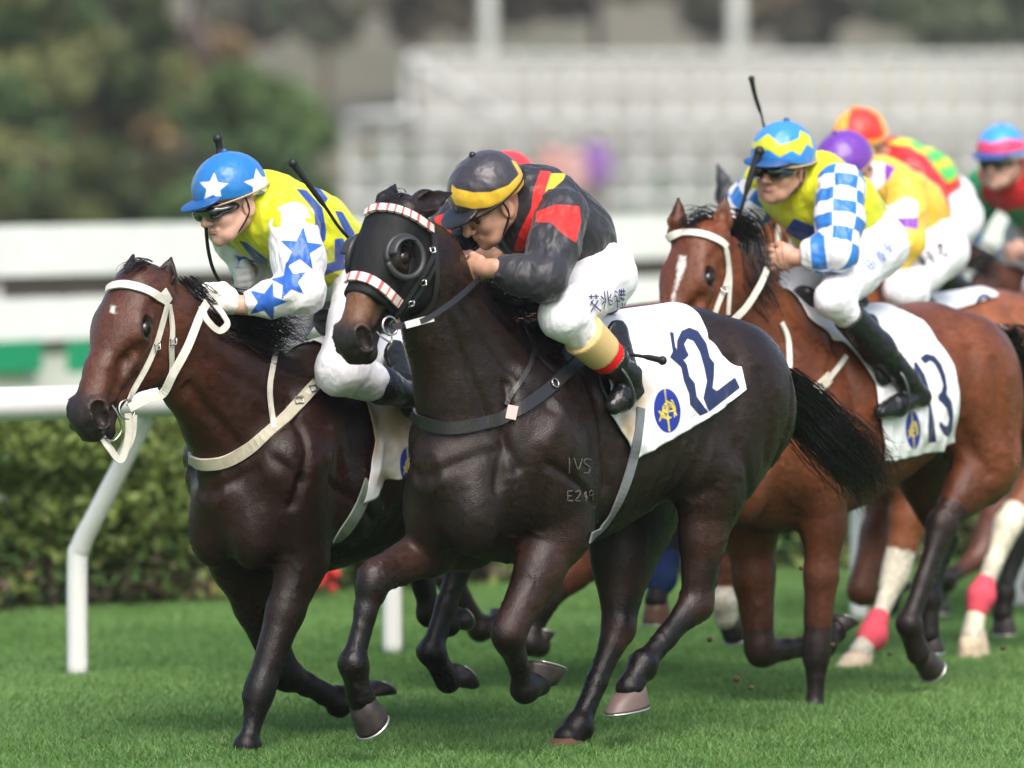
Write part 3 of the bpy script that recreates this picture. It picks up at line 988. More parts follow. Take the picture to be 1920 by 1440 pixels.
# line of the track, from the foot of the first rail post to the last one
A0, A1 = ground(145, 1275), ground(1915, 1143)
TD = norm(A1 - A0); TN = V3(TD[1], -TD[0], 0)     # TN points to the horses' side
WP = mat('white_plastic', (.78, .78, .76), .38, .4, bump=[(30, .15, .003)], var=.05, vscale=4)
root = empty('running_rail', A0 - TD * 3, 0, 'white plastic running rail on bent posts beside the turf', 'rail')
ro = np.array(root.location)
posts = []
for px, py in ((145, 1275), (718, 1230), (1105, 1195), (1490, 1160), (1915, 1143)):
    g = ground(px, py); posts.append(A0 + TD * ((g - A0) @ TD))
posts += [posts[0] - TD * 1.9, posts[-1] + TD * 1.4, posts[-1] + TD * 3.0, posts[-1] + TD * 4.6]
for p in posts:
    Q = spline([p, p + V3(0, 0, .42), p + V3(0, 0, .50) + TN * .02, p + V3(0, 0, .62) + TN * .10, p + V3(0, 0, 1.02) + TN * .38], 8)
    pm = MB().tube(Q, np.interp(np.linspace(0, 1, len(Q)), [0, .6, 1], [.040, .038, .033]), 14)
    pm.build('rail_post', WP, root, off=ro)
ra = MB(); q0 = A0 - TD * 3 + TN * .40 + V3(0, 0, 1.045); q1 = A1 + TD * 14 + TN * .40 + V3(0, 0, 1.045)
ra.tube([q0 + (q1 - q0) * t for t in np.linspace(0, 1, 40)], .062, 18)
ra.build('rail_tube', WP, root, off=ro)

# leaves as small folded quads
def leaves(P, size, cols, name, parent=None, seed=1, off=None, sq=.6, m=None):
    r = np.random.default_rng(seed); N = len(P)
    n = r.normal(0, 1, (N, 3)); n[:, 2] += .6; n /= np.linalg.norm(n, axis=1, keepdims=True)
    a = np.cross(n, r.normal(0, 1, (N, 3))); a /= np.linalg.norm(a, axis=1, keepdims=True); b = np.cross(n, a)
    s = (size * (.6 + .8 * r.random(N)))[:, None]
    V = np.stack([P - a * s, P - b * s * sq + n * s * .2, P + a * s, P + b * s * sq + n * s * .2], 1).reshape(-1, 3)
    if off is not None: V = V - np.asarray(off)
    o = mesh(name, V, np.arange(4 * N).reshape(N, 4), m or attr_mat('leaf', 'col', .5, .3, .3) if 'leaf' not in MATS and m is None else (m or MATS['leaf']), parent, False)
    cattr(o, 'col', np.repeat(cols, 4, 0))
    return o

# hedge behind the rail
h0, h1 = ground(0, 1160), ground(1655, 1072)
HD = norm(h1 - h0); HN = V3(HD[1], -HD[0], 0)
L0, L1 = -6.0, np.linalg.norm(h1 - h0) + 6
root = empty('hedge', h0, 0, 'long clipped green hedge behind the white running rail', 'hedge')
r = np.random.default_rng(11); N = 75000
tt = L0 + r.random(N) * (L1 - L0)
dep = r.random(N) ** 1.6 * .8; zz = r.random(N) ** .72
bul = noise(np.stack([tt, zz * 2, tt * 0], 1), 1.7, 3) * .13 + noise(np.stack([tt, zz * 2, tt * 0], 1), 5.5, 4) * .07
top = .86 + noise(np.stack([tt, tt * 0, tt * 0], 1), 1.3, 8) * .05
P = h0 + HD * tt[:, None] - HN * (dep + .12)[:, None] + HN * (bul * 1.2 + .1 * zz)[:, None] + V3(0, 0, 1) * (zz * top + .03)[:, None]
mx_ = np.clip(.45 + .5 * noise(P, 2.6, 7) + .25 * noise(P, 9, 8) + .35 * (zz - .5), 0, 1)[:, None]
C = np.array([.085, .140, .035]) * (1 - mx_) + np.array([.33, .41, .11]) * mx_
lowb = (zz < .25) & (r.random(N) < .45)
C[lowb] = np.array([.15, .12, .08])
C[r.random(N) < .02] = (.35, .30, .10)
keep = ~((zz < .22) & (noise(P, 6, 10) > .25))
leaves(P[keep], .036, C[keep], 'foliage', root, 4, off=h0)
fl = MB()
for px, py in ((622, 1070),):
    r_ = ray(px, py); k = ((h0 - CAMP) @ HN + .12) / (r_ @ HN); p = CAMP + r_ * k
    for q in range(14): fl.sphere(p + rng.normal(0, .03, 3), .022, 5)
fl.build('flower_cluster', mat('flower_red', (.55, .02, .02), .6), root, off=h0)
for k in range(70):
    tw = MB(); t_ = L0 + (L1 - L0) * (k + rng.random()) / 70; b = h0 + HD * t_ - HN * .2
    tw.tube([b, b + V3(rng.normal(0, .05), rng.normal(0, .05), .25), b + V3(rng.normal(0, .1), rng.normal(0, .1), .55)], [.016, .012, .006], 5)
    tw.build('stem', mat('hedge_bark', (.08, .06, .045), .9), root, off=h0)
S_(mesh('hedge_bed', [tuple(h0 + HD * a + HN * b + V3(0, 0, .004)) for a, b in ((L0, .12), (L1, .12), (L1, -1.6), (L0, -1.6))], [(0, 1, 2, 3)],
        ramp_mat('earth', [(.3, (.05, .04, .028)), (.7, (.11, .085, .06))], 5)), None)

# white barrier with green panels behind the hedge
def pxz(px, py, Y): return at(px, py, Y)
b0, b1 = pxz(-60, 480, 39.7), pxz(1960, 432, 52.0)
BD = norm(V3(b1[0] - b0[0], b1[1] - b0[1], 0)); BN = V3(BD[1], -BD[0], 0); BL = np.linalg.norm((b1 - b0)[:2]); slope = (b1[2] - b0[2]) / BL
Rb = np.stack([norm(BD + V3(0, 0, slope)), -BN, norm(np.cross(BD + V3(0, 0, slope), -BN))], 1)
root = empty('barrier', (b0[0], b0[1], 0), 0, 'broad white plastic barrier of two thick boards behind the hedge', 'barrier')
ro = np.array(root.location)
def bar(zc, hgt, name, m, t=.12, back=0.0, x0=-9, x1=BL + 5, n=1):
    mb = MB(); c = b0 + (BD + V3(0, 0, slope)) * ((x0 + x1) / 2) - BN * back; c[2] += zc - b0[2]
    mb.box(c, (x1 - x0, t, hgt), Rb); return mb.build(name, m, root, off=ro, smooth=False)
bar(1.60, .32, 'top_board', WP)
bar(1.16, .27, 'lower_board', WP)
PALE = mat('pale_panel', (.62, .63, .56), .6)
bar(.72, .42, 'base_panel', PALE, .06, .05)
bar(1.38, .16, 'dark_gap_fill', mat('gap_dark', (.12, .10, .08), .8), .04, .10)  # added strip: darkness seen through the gap, put in as colour
bar(.985, .10, 'dark_gap_fill', mat('gap_dark_green', (.25, .27, .2), .8), .04, .10)  # added strip, darker tone put in for the gap under the lower board
for px0, px1 in ((-60, 85), (140, 168)):
    mb = MB(); a = pxz(px0, 668, 39.9); c = pxz(px1, 668, 40.2)
    mb.box((a + c) / 2 - BN * -.03 , (np.linalg.norm(c - a), .08, .20), Rb); mb.build('green_panel', mat('green_panel', (.01, .26, .12), .5), root, off=ro, smooth=False)
for k in range(-5, 12):
    q = b0 + BD * (k * 1.5 + .4) - BN * .1; MB().box(V3(q[0], q[1], .7), (.10, .10, 1.4)).build('barrier_post', WP, root, off=ro, smooth=False)

# far bank, hill and trees
def hillmesh():
    nx, ny = 120, 40
    X = np.linspace(-60, 60, nx); Yh = np.linspace(150, 420, ny)
    XX, YY = np.meshgrid(X, Yh)
    Z = (YY - 165).clip(0) * .13 + 1.5 * noise(np.stack([XX.ravel(), YY.ravel() * .5, XX.ravel() * 0], 1), .12, 3).reshape(XX.shape) * sstep(YY, 150, 180) + .0
    Z = np.where(YY < 152, -.1, Z)
    V = np.stack([XX, YY, Z], 2).reshape(-1, 3)
    i = np.arange(nx * ny).reshape(ny, nx)
    F = np.stack([i[:-1, :-1].ravel(), i[:-1, 1:].ravel(), i[1:, 1:].ravel(), i[1:, :-1].ravel()], 1)
    return mesh('hill', V, F, ramp_mat('hill_cover', [(.3, (.08, .09, .05)), (.45, (.13, .118, .082)), (.58, (.15, .135, .10)), (.72, (.085, .095, .055))], .10, .95, 6))
S_(hillmesh())

BARK = mat('bark', (.09, .07, .05), .9, .2, bump=[(20, .6, .02)])
def tree(px, ytop, ybase, rpx, Y, label, cols, seed, n=5200, leaf=.16):
    """px centre of the crown; crown spans ytop..ybase in the photo"""
    s = FPX / Y; c = at(px, (ytop + ybase) / 2, Y); R = rpx / s; H = (ybase - ytop) / s / 2
    base = V3(c[0], Y, 0)
    root = empty('tree', base, 0, label, 'tree', 'trees beyond the barrier')
    r = np.random.default_rng(seed)
    mb = MB(); trunk = spline([V3(0, 0, -.05), V3(.1, 0, c[2] * .4), V3(-.1, 0, c[2]), V3(.1, .1, c[2] + H * .6)], 5)
    mb.tube(trunk, np.linspace(.24, .05, len(trunk)), 10)
    for k in range(7):
        z = c[2] - H * .5 + H * k * .18; a = r.random() * 6.28
        mb.tube(spline([V3(0, 0, z), V3(math.cos(a) * R * .4, math.sin(a) * R * .4, z + H * .2), V3(math.cos(a) * R * .75, math.sin(a) * R * .75, z + H * .45)], 4), np.linspace(.09, .02, 9), 6)
    mb.build('trunk', BARK, root)
    P = []; CC = []
    nb = 26
    for k in range(nb):
        d = norm(r.normal(0, 1, 3)); q = V3(0, 0, c[2]) + d * V3(R, R * .9, H) * (r.random() ** .4) * .78
        rr = R * r.uniform(.22, .42); m = n // nb
        pp = r.normal(0, 1, (m, 3)); pp /= np.linalg.norm(pp, axis=1, keepdims=True); pp *= (r.random((m, 1)) ** .4) * rr * V3(1, 1, .8)
        P.append(q + pp); t = r.random()
        ci = np.array(cols[int(r.integers(len(cols)))]); CC.append(ci * (1 + .22 * r.normal(0, 1, (m, 1))).clip(.3, 2))
    P = np.concatenate(P); CC = np.concatenate(CC)
    ok = P[:, 2] > .3
    leaves(P[ok], leaf, CC[ok], 'crown', root, seed)
DG, OL, BR, PU = (.125, .20, .075), (.24, .26, .10), (.28, .20, .10), (.22, .17, .16)
tree(20, -200, 470, 200, 118, 'tall dark green tree at the left edge with olive patches', [DG, DG, OL, (.07, .12, .04)], 1, 13000, .19)
tree(215, -120, 440, 150, 124, 'rusty olive tree between the two dark green ones', [DG, OL, BR, (.06, .09, .03), (.10, .13, .04)], 2, 11000, .19)
tree(500, 95, 480, 165, 116, 'round dark green tree left of the pale stand', [DG, (.10, .165, .06), (.12, .18, .06)], 3, 12000, .18)
tree(350, -40, 420, 140, 134, 'brownish purple tree behind the round dark green one', [PU, BR, (.07, .07, .035)], 4, 9000, .20)
tree(110, 260, 490, 170, 112, 'low olive shrubby tree in front of the tall one at the left edge', [DG, OL, (.08, .10, .04), (.13, .15, .05)], 6, 10000, .17)
tree(330, 290, 500, 150, 113, 'low dark bushy tree filling the gap under the purple one', [(.05, .06, .03), DG, (.09, .09, .04)], 9, 8000, .17)
tree(-320, -200, 480, 230, 121, 'wide dark green tree beyond the left edge of the view', [DG, DG, OL], 31, 9000, .22)
tree(-700, -160, 480, 240, 124, 'olive tree far beyond the left edge of the view', [DG, OL, OL], 32, 8000, .22)
H_OL, H_BR, H_GY, H_GR = (.20, .21, .12), (.27, .23, .16), (.26, .25, .18), (.15, .19, .10)
for i, (px, y0, y1, rp, Y, lab, cols) in enumerate((
    (1760, -320, 130, 240, 196, 'broad green tree high on the bank at the right', [H_GR, H_OL]),
    (1980, -300, 140, 200, 200, 'dark green tree on the bank beyond the right edge', [H_GR, (.07, .10, .04)]),
    (1560, -340, 120, 200, 206, 'greyish olive tree on the bank left of the broad green one', [H_OL, H_GY]),
    (1330, -330, 110, 190, 200, 'brown tinged tree on the bank behind the thinner pole', [H_BR, H_GY, H_OL]),
    (1120, -320, 110, 190, 207, 'olive tree on the bank between the two poles', [H_OL, H_BR]),
    (930, -330, 110, 170, 199, 'tawny tree on the bank behind the thick pole', [H_BR, (.19, .16, .10)]),
    (770, -330, 120, 150, 206, 'pale brown tree on the bank left of the thick pole', [H_BR, H_GY]),
    (610, -300, 130, 150, 198, 'grey green tree on the bank above the round dark green one', [H_GY, H_GR]),
    (460, -280, 120, 140, 204, 'grey brown tree on the bank above the purple one', [H_GY, H_BR, PU]))):
    tree(px, y0, y1, rp, Y, lab, cols, 20 + i, 9000, .30)

# lamp poles on the bank
POLE = mat('pole_grey', (.45, .45, .43), .5)
for px, w_ in ((915, .20), (1380, .22)):
    Y = 148; x = (px - 960) * Y / FPX
    root = empty('lamp_pole', (x, Y, 0), 0, 'thick pale pole rising behind the left end of the stand' if px < 1000 else 'thinner pale pole rising behind the middle of the stand', 'pole', 'pale poles behind the stand')
    MB().tube([V3(0, 0, 0), V3(0, 0, 13)], [w_, w_ * .8], 14).build('pole', POLE, root)
    MB().box(V3(0, 0, 13.1), (1.2, .3, .25)).build('lamp_head', POLE, root, smooth=False)

# pale steel stand behind the barrier
Ys = 128.0; ss = FPX / Ys
def sx(px): return (px - 960) / ss
def sz(py): return CAMH + (480 - py) / ss
STEEL = mat('stand_steel', (.50, .50, .50), .5); DECK = mat('stand_deck', (.52, .51, .48), .7, var=.08, vscale=.8); GLASSY = mat('stand_glass_green', (.30, .34, .30), .25, .5, var=.15, vscale=.7)
root = empty('grandstand', (0, Ys, 0), 0, 'pale steel stand of close uprights and rails behind the barrier', 'grandstand')
def sbox(x0, x1, y0, y1, d, dd, name, m):
    c = V3((sx(x0) + sx(x1)) / 2, d, (sz(y0) + sz(y1)) / 2); MB().box(c, (abs(sx(x1) - sx(x0)), dd, abs(sz(y0) - sz(y1)))).build(name, m, root, smooth=False)
sbox(780, 2300, 110, 300, 1.6, .1, 'back_screen', mat('stand_screen', (.38, .37, .34), .7, var=.2, vscale=.5))
sbox(660, 2300, 300, 520, 1.0, .1, 'lower_wall', mat('stand_wall', (.41, .42, .40), .7, var=.2, vscale=.6))
for i, (a, b, y) in enumerate(((765, 2300, 104), (765, 2300, 160), (650, 2300, 222), (650, 2300, 262), (650, 2300, 318), (650, 2300, 372))):
    t_ = (11, 5, 13, 5, 6, 12)[i]
    sbox(a, b, y - t_ / 2, y + t_ / 2, -.1 if i > 1 else .1, .16, 'rail', STEEL)
x = 765; i = 0
while x < 2300:
    sbox(x - 8, x + 8, 110, 222, .25, .14, 'upright', STEEL); x += 62; i += 1
x = 655
while x < 2300:
    sbox(x - 8, x + 8, 222, 470, .05, .14, 'upright', STEEL); x += 78
MB().tube([V3(sx(765), 0, sz(112)), V3(sx(940), 0, sz(215))], .09, 6).build('brace', STEEL, root)
MB().tube([V3(sx(650), -.2, sz(222)), V3(sx(765), -.2, sz(215))], .1, 6).build('brace', STEEL, root)
for x0, x1, y0, y1, m in ((1160, 1200, 380, 400, GLASSY), (700, 780, 270, 312, GLASSY), (820, 850, 325, 366, GLASSY), (1230, 1300, 325, 366, GLASSY), (1000, 1060, 330, 366, DECK)):
    sbox(x0, x1, y0, y1, .8, .05, 'panel', m)

# spectators in front of the stand, far out of focus
def spectator(px, py, col, label, Y=118.0):
    s = FPX / Y; z0 = CAMH + (480 - py) / s - 1.35; x = (px - 960) / s
    root = empty('person', (x, Y, z0), 0, label, 'spectator', 'spectators on the stand')
    B = [cone((0, 0, .95), (0, 0, 1.35), .17, .19, 1, .05), cone((.1, 0, .9), (.12, 0, .05), .10, .06, 1, .04), cone((-.1, 0, .9), (-.12, 0, .05), .10, .06, 1, .04),
         ball((0, 0, 1.62), .11, .02), cone((0, 0, 1.4), (0, 0, 1.6), .06, .06, 1, .03), cone((.2, 0, 1.38), (.27, -.05, .9), .06, .045, 1, .03), cone((-.2, 0, 1.38), (-.27, -.05, .9), .06, .045, 1, .03)]
    V, F = sdf_mesh(B, .03); mesh('body', V, F, mat('person_dark', (.12, .09, .08), .8), root)
    V, F = sdf_mesh([cone((0, 0, .95), (0, 0, 1.36), .20, .22, 1, .05), cone((.2, 0, 1.38), (.27, -.05, .95), .08, .06, 1, .03), cone((-.2, 0, 1.38), (-.27, -.05, .95), .08, .06, 1, .03)], .03)
    mesh('coat', V, F, mat('coat_' + label.split()[3], col, .7), root)
spectator(1117, 290, (.22, .10, .32), 'spectator in bright purple coat standing in front of the pale stand')
spectator(1035, 298, (.46, .24, .22), 'spectator in soft red top standing left of the purple coat')
spectator(1075, 305, (.50, .30, .28), 'spectator in dusty pink top standing between purple and red coats')
# walkway that carries the spectators
MB().box(V3(0, 118.0, (CAMH + (480 - 290) / (FPX / 118.0) - 1.35) / 2 - .03), (26, 1.2, CAMH + (480 - 290) / (FPX / 118.0) - 1.40)).build('terrace', mat('terrace', (.45, .47, .44), .8, var=.1, vscale=.5), None, smooth=False)
S_(bpy.data.objects['terrace'])

# thin damp air over the course
def haze_box():
    m = bpy.data.materials.new('haze'); m.use_nodes = True; nt = m.node_tree; nt.nodes.remove(nt.nodes['Principled BSDF'])
    pv = nt.nodes.new('ShaderNodeVolumePrincipled'); pv.inputs['Color'].default_value = (.93, .94, .96, 1); pv.inputs['Density'].default_value = .0004; pv.inputs['Anisotropy'].default_value = .2
    nt.links.new(pv.outputs[0], nt.nodes['Material Output'].inputs['Volume'])
    mb = MB(); mb.box(V3(0, 190, 22), (620, 480, 60)); o = mb.build('haze', m, None, smooth=False)
    o['kind'] = 'stuff'
haze_box()

# ------------------------------------------------------------------ the horses of the photograph
COAT_DARK = coat_mat('dark_coat', .35, .30)
def coat2(h, V, C):
    H = h.H
    d = np.linalg.norm((V - H(.44, .03)) * V3(1, .8, 1), axis=1) / h.hs
    C = lerp3np(C, np.array([.19, .085, .042]), .8 * (1 - sstep(d, .035, .10)))
    for P, L in h.legs:
        a, b = P[0], P[1]; ab = b - a; t = np.clip((V - a) @ ab / (ab @ ab), 0, 1); d = np.linalg.norm(V - a - t[:, None] * ab, axis=1)
        C = lerp3np(C, np.array([.040, .017, .012]), .7 * (1 - sstep(d, .06, .13)) * np.clip(.6 + .8 * noise(V, 9, 3), 0, 1))
    return lerp3np(C, np.array([.034, .023, .019]), np.clip(noise(V, 4, 8) * .6, 0, .5) * (V[:, 0] < -.1))
def coat1(h, V, C):
    H = h.H
    d = np.linalg.norm(V - H(.28, -.08), axis=1) / h.hs
    C = lerp3np(C, np.array([.090, .032, .018]), .85 * (1 - sstep(d, .14, .36)))
    d = np.linalg.norm(V - H(.18, -.02, 0) , axis=1)
    return C
H2S = dict(coatfn=coat2, frame=(1130, 20.0, 50), label='black brown racehorse in a black blinker hood carrying number 12', res=.008,
  coat=((.017, .0085, .0062), (.0075, .0048, .0042), (.0055, .004, .004)), mat=COAT_DARK,
  neck=[(800, 505, 0, .135, .62), (845, 615, 0, .175, .60), (895, 725, 0, .235, .62), (945, 800, 0, .27, .7)],
  bulk=1.16, head=((738, 392, 0), (641, 662, 0)),
  ears=[((718, 394, -.055), (741, 347, -.06), .042), ((775, 390, .05), (846, 362, .06), .042)],
  legs=[dict(fore=1, j=[(872, 1000, -.15), (700, 1083, -.13), (661, 1245, -.13), (676, 1308, -.13)], hoof=[(674, 1312), (680, 1385), (716, 1335)]),
        dict(fore=1, j=[(1050, 990, .15), (952, 1187, .15), (984, 1292, .11), (1008, 1280, .10)], hoof=[(1012, 1286), (1054, 1258), (992, 1238)]),
        dict(fore=0, j=[(1330, 870, .17), (1306, 1132, .14), (1205, 1245, .13), (1180, 1290, .13)], hoof=[(1180, 1292), (1140, 1340), (1211, 1322)], hm=('hoof_greyish', (.13, .09, .08), .45, .4)),
        dict(fore=0, j=[(1175, 925, -.17), (1160, 1178, -.13), (1084, 1362, -.12), (1063, 1385, -.12)], hoof=[(1063, 1382), (1020, 1412), (1084, 1413)], r=1.35, hm=('hoof_brown', (.12, .06, .035), .5, .4))])
H2 = build_horse(H2S)

H1 = build_horse(dict(frame=(727, 20.6, 50), label='dark brown racehorse with white bridle and cream breast strap at the left', res=.009, dz=-.07, coatfn=coat1,
  coat=((.026, .0098, .0062), (.011, .0055, .0045), (.006, .0045, .0045)), mat=COAT_DARK,
  neck=[(318, 610, 0, .125, .62), (375, 685, 0, .165, .60), (450, 765, 0, .225, .62), (520, 830, 0, .27, .7)],
  bulk=1.18, head=((258, 520, 0), (142, 804, 0)),
  ears=[((234, 530, -.055), (250, 478, -.05)), ((308, 532, .055), (321, 484, .055))],
  marks=[((.15, .05, 0), [(208, 572), (216, 574), (214, 588), (207, 586)])],
  legs=[dict(fore=1, j=[(450, 1045, -.15), (530, 1262, -.12), (636, 1318, -.12), (672, 1300, -.12)], hoof=[(676, 1300), (730, 1303), (700, 1275)]),
        dict(fore=1, j=[(568, 1045, .15), (486, 1296, .13), (462, 1400, .13), (455, 1460, .13)], hoof=[(455, 1460), (420, 1490), (480, 1490)], r=.80, q=.9),
        dict(fore=0, j=[(905, 890, .17), (868, 1035, .14), (808, 1222, .13), (840, 1275, .13)], hoof=[(842, 1275), (886, 1292), (852, 1243)]),
        dict(fore=0, j=[(800, 900, -.17), (775, 1035, -.14), (806, 1150, -.13), (840, 1170, -.13)], hoof=[(842, 1168), (872, 1180), (858, 1138)])]))
COAT_BAY = coat_mat('bay_coat', .38, .30)
H4 = build_horse(dict(frame=(1600, 22.2, 50), label='bright bay racehorse with a white blaze carrying number 13', res=.009, yaw=-.12,
  coat=((.155, .045, .017), (.050, .016, .008), (.014, .009, .008)), mat=COAT_BAY,
  neck=[(1372, 520, 0, .125, .62), (1400, 590, 0, .165, .60), (1440, 670, 0, .225, .62), (1480, 730, 0, .26, .7)],
  bulk=1.18, head=((1310, 436, 0), (1222, 700, 0)),
  ears=[((1270, 428, -.055), (1272, 372, -.05)), ((1352, 432, .055), (1360, 366, .05))],
  marks=[((.15, .05, 0), [(1274, 478), (1286, 480), (1285, 500), (1268, 545), (1262, 570), (1258, 570), (1268, 520), (1270, 492)])],
  legs=[dict(fore=1, j=[(1405, 985, -.15), (1425, 1222, -.12), (1545, 1205, -.12), (1566, 1180, -.12)], hoof=[(1566, 1180), (1600, 1172), (1564, 1151)], pt=.6),
        dict(fore=1, j=[(1545, 985, .15), (1531, 1220, .13), (1526, 1335, .13), (1522, 1390, .13)], hoof=[(1522, 1390), (1495, 1420), (1550, 1420)], r=.78, q=.92, pt=.5),
        dict(fore=0, j=[(1850, 860, .17), (1766, 985, .14), (1703, 1170, .13), (1722, 1225, .13)], hoof=[(1722, 1222), (1740, 1278), (1757, 1235)], pt=.5),
        dict(fore=0, j=[(1740, 880, -.17), (1770, 1010, -.14), (1742, 1120, -.13), (1740, 1190, -.13)], hoof=[(1740, 1190), (1730, 1225), (1760, 1220)], pt=.5)]))

# ------------------------------------------------------------------ people
SKIN = mat('skin', (.50, .27, .185), .45, .4, bump=[(120, .2, .002)], var=.12, vscale=30)
SKIN_PALE = mat('skin_fair', (.58, .34, .26), .45, .4, bump=[(120, .2, .002)], var=.12, vscale=30)
BREECH = mat('breeches_white', (.80, .78, .83), .6, .3, bump=[(26, .6, .014, (1, 1, .5)), (60, .35, .004), (300, .12, .001)], sheen=.2)
BLACK_L = mat('boot_leather', (.010, .010, .011), .30, .5, bump=[(40, .8, .008)])
BLACK_R = mat('black_matt', (.012, .012, .013), .5, .4, bump=[(200, .1, .001)])
GOG = mat('goggle_lens', (.008, .008, .010), .08, .7, coat=1.0)
WHITE_G = mat('glove_white', (.72, .70, .66), .7, .3, bump=[(90, .4, .003)])
TAN = mat('elastic_tan', (.55, .38, .2), .7, .3)

def star(cx, cy, R, rot=0.0, r=.42):
    return [(cx + (R if k % 2 == 0 else R * r) * math.sin(rot + k * math.pi / 5), cy - (R if k % 2 == 0 else R * r) * math.cos(rot + k * math.pi / 5)) for k in range(10)]

def cmap(x0, y0, s): return lambda pts: [(x0 + x / s, y0 + y / s) for x, y in pts]
c1 = cmap(100, 220, 2.824); c2 = cmap(600, 250, 3.0); c3 = cmap(1200, 130, 2.667); c4 = cmap(100, 620, 2.743); c5 = cmap(700, 560, 2.4); c6 = cmap(1300, 560, 3.097)

def paint(o, V, fr, name, polys, gate=None, soft=1.0):
    """colour field of a cloth: positive inside the printed shapes (a union)"""
    W = fr.wor(V); x, y = project(W)
    d = np.full(len(V), -1e3)
    for p in polys:
        d = np.maximum(d, p(x, y) if callable(p) else poly_sd(x, y, p))
    if gate is not None: d = np.where(gate, d, -50)
    fattr(o, name, np.clip(d / soft, -50, 50))

def head_frame(pitch, yaw, roll=0.0):
    """face direction in the horse frame: pitch down, yaw to the horse's left"""
    p, y = math.radians(pitch), math.radians(yaw)
    f = V3(math.cos(y) * math.cos(p), math.sin(y) * math.cos(p), -math.sin(p))
    l = norm(np.cross(V3(0, 0, 1), f)); u = np.cross(f, l)
    if roll:
        a = math.radians(roll); l, u = l * math.cos(a) + u * math.sin(a), u * math.cos(a) - l * math.sin(a)
    return f, l, u

def face_prims(c, f, l, u, neck, k=.014):
    R = np.stack([f, l, u])
    P = lambda a, b, d: c + f * a + l * b + u * d
    p = [ell(P(-.005, 0, .02), V3(.098, .078, .095), R, k), ell(P(.040, 0, -.045), V3(.056, .060, .080), R, .02)]
    p += [ball(P(.072, 0, -.108), .026, .02), cone(P(.060, -.03, -.102), P(.060, .03, -.102), .022, .022, 1, .02)]
    for s in (-1, 1):
        p.append(cone(P(.005, s * .052, -.070), P(.062, s * .026, -.104), .024, .020, 1, .02))
        p.append(ball(P(.062, s * .036, -.052), .026, .02))
        p.append(cone(P(.086, s * .012, -.006), P(.078, s * .046, -.008), .013, .012, 1, .012))
        p.append(ell(P(-.008, s * .079, -.035), V3(.024, .009, .034), R, .008))
        p.append(cone(P(-.004, s * .089, -.030), P(.000, s * .089, -.042), .006, .006, 1, .008, 's'))
    p.append(cone(P(.094, 0, -.014), P(.120, 0, -.054), .0085, .0130, 1, .008))
    for s in (-1, 1): p.append(ball(P(.106, s * .013, -.058), .0090, .006))
    p.append(cone(P(.090, -.020, -.083), P(.090, .020, -.083), .010, .010, 1, .006)); p.append(ball(P(.097, 0, -.081), .009, .006))
    p.append(cone(P(.088, -.016, -.097), P(.088, .016, -.097), .010, .010, 1, .006)); p.append(ball(P(.080, 0, -.118), .020, .01))
    p.append(cone(P(.104, -.020, -.090), P(.104, .020, -.090), .0032, .0028, 1, .004, 's'))
    for s in (-1, 1): p.append(ball(P(.093, s * .032, -.026), .014, .012, 's'))
    p.append(cone(P(-.02, 0, -.06), neck, .052, .058, 1, .03))
    return p

def hand_prims(W, d, s, pn, k=.006, sc=1.0, curl=1.0):
    """fist closed on the rein: wrist W, forearm direction d, knuckle line s (thumb side), palm normal pn"""
    d, s = norm(d), np.asarray(s, float); s = norm(s - d * (s @ d)); pn = norm(np.asarray(pn, float)); pn = norm(pn - d * (pn @ d) - s * (pn @ s))
    R = np.stack([d, s, pn])
    q = lambda a, b, c: W + sc * (d * a + s * b + pn * c)
    p = [cone(q(-.03, 0, 0), q(.02, 0, 0), .026, .026, 1, .015), ell(q(.045, 0, .004), sc * V3(.046, .040, .017), R, .012)]
    for i, (L, off) in enumerate(((.90, -.030), (1.0, -.010), (1.06, .010), (1.0, .030))):
        b = q(.080 + (.004 if 0 < i < 3 else 0), off, 0)
        a1 = b + sc * L * (d * .026 + pn * .016 * curl)
        a2 = a1 + sc * L * (-d * .004 + pn * .026)
        a3 = a2 + sc * L * (-d * .022 + pn * .004)
        p += chain([b, a1, a2, a3], [.0100, .0095, .0088, .0078], 1, k)
    t0 = q(.022, .030, .010); t1 = q(.052, .044, .020); t2 = q(.080, .036, .034); t3 = q(.088, .018, .040)
    p += chain([t0, t1, t2, t3], [.014, .0115, .0098, .0085], 1, .008)
    return p

class Rider: pass

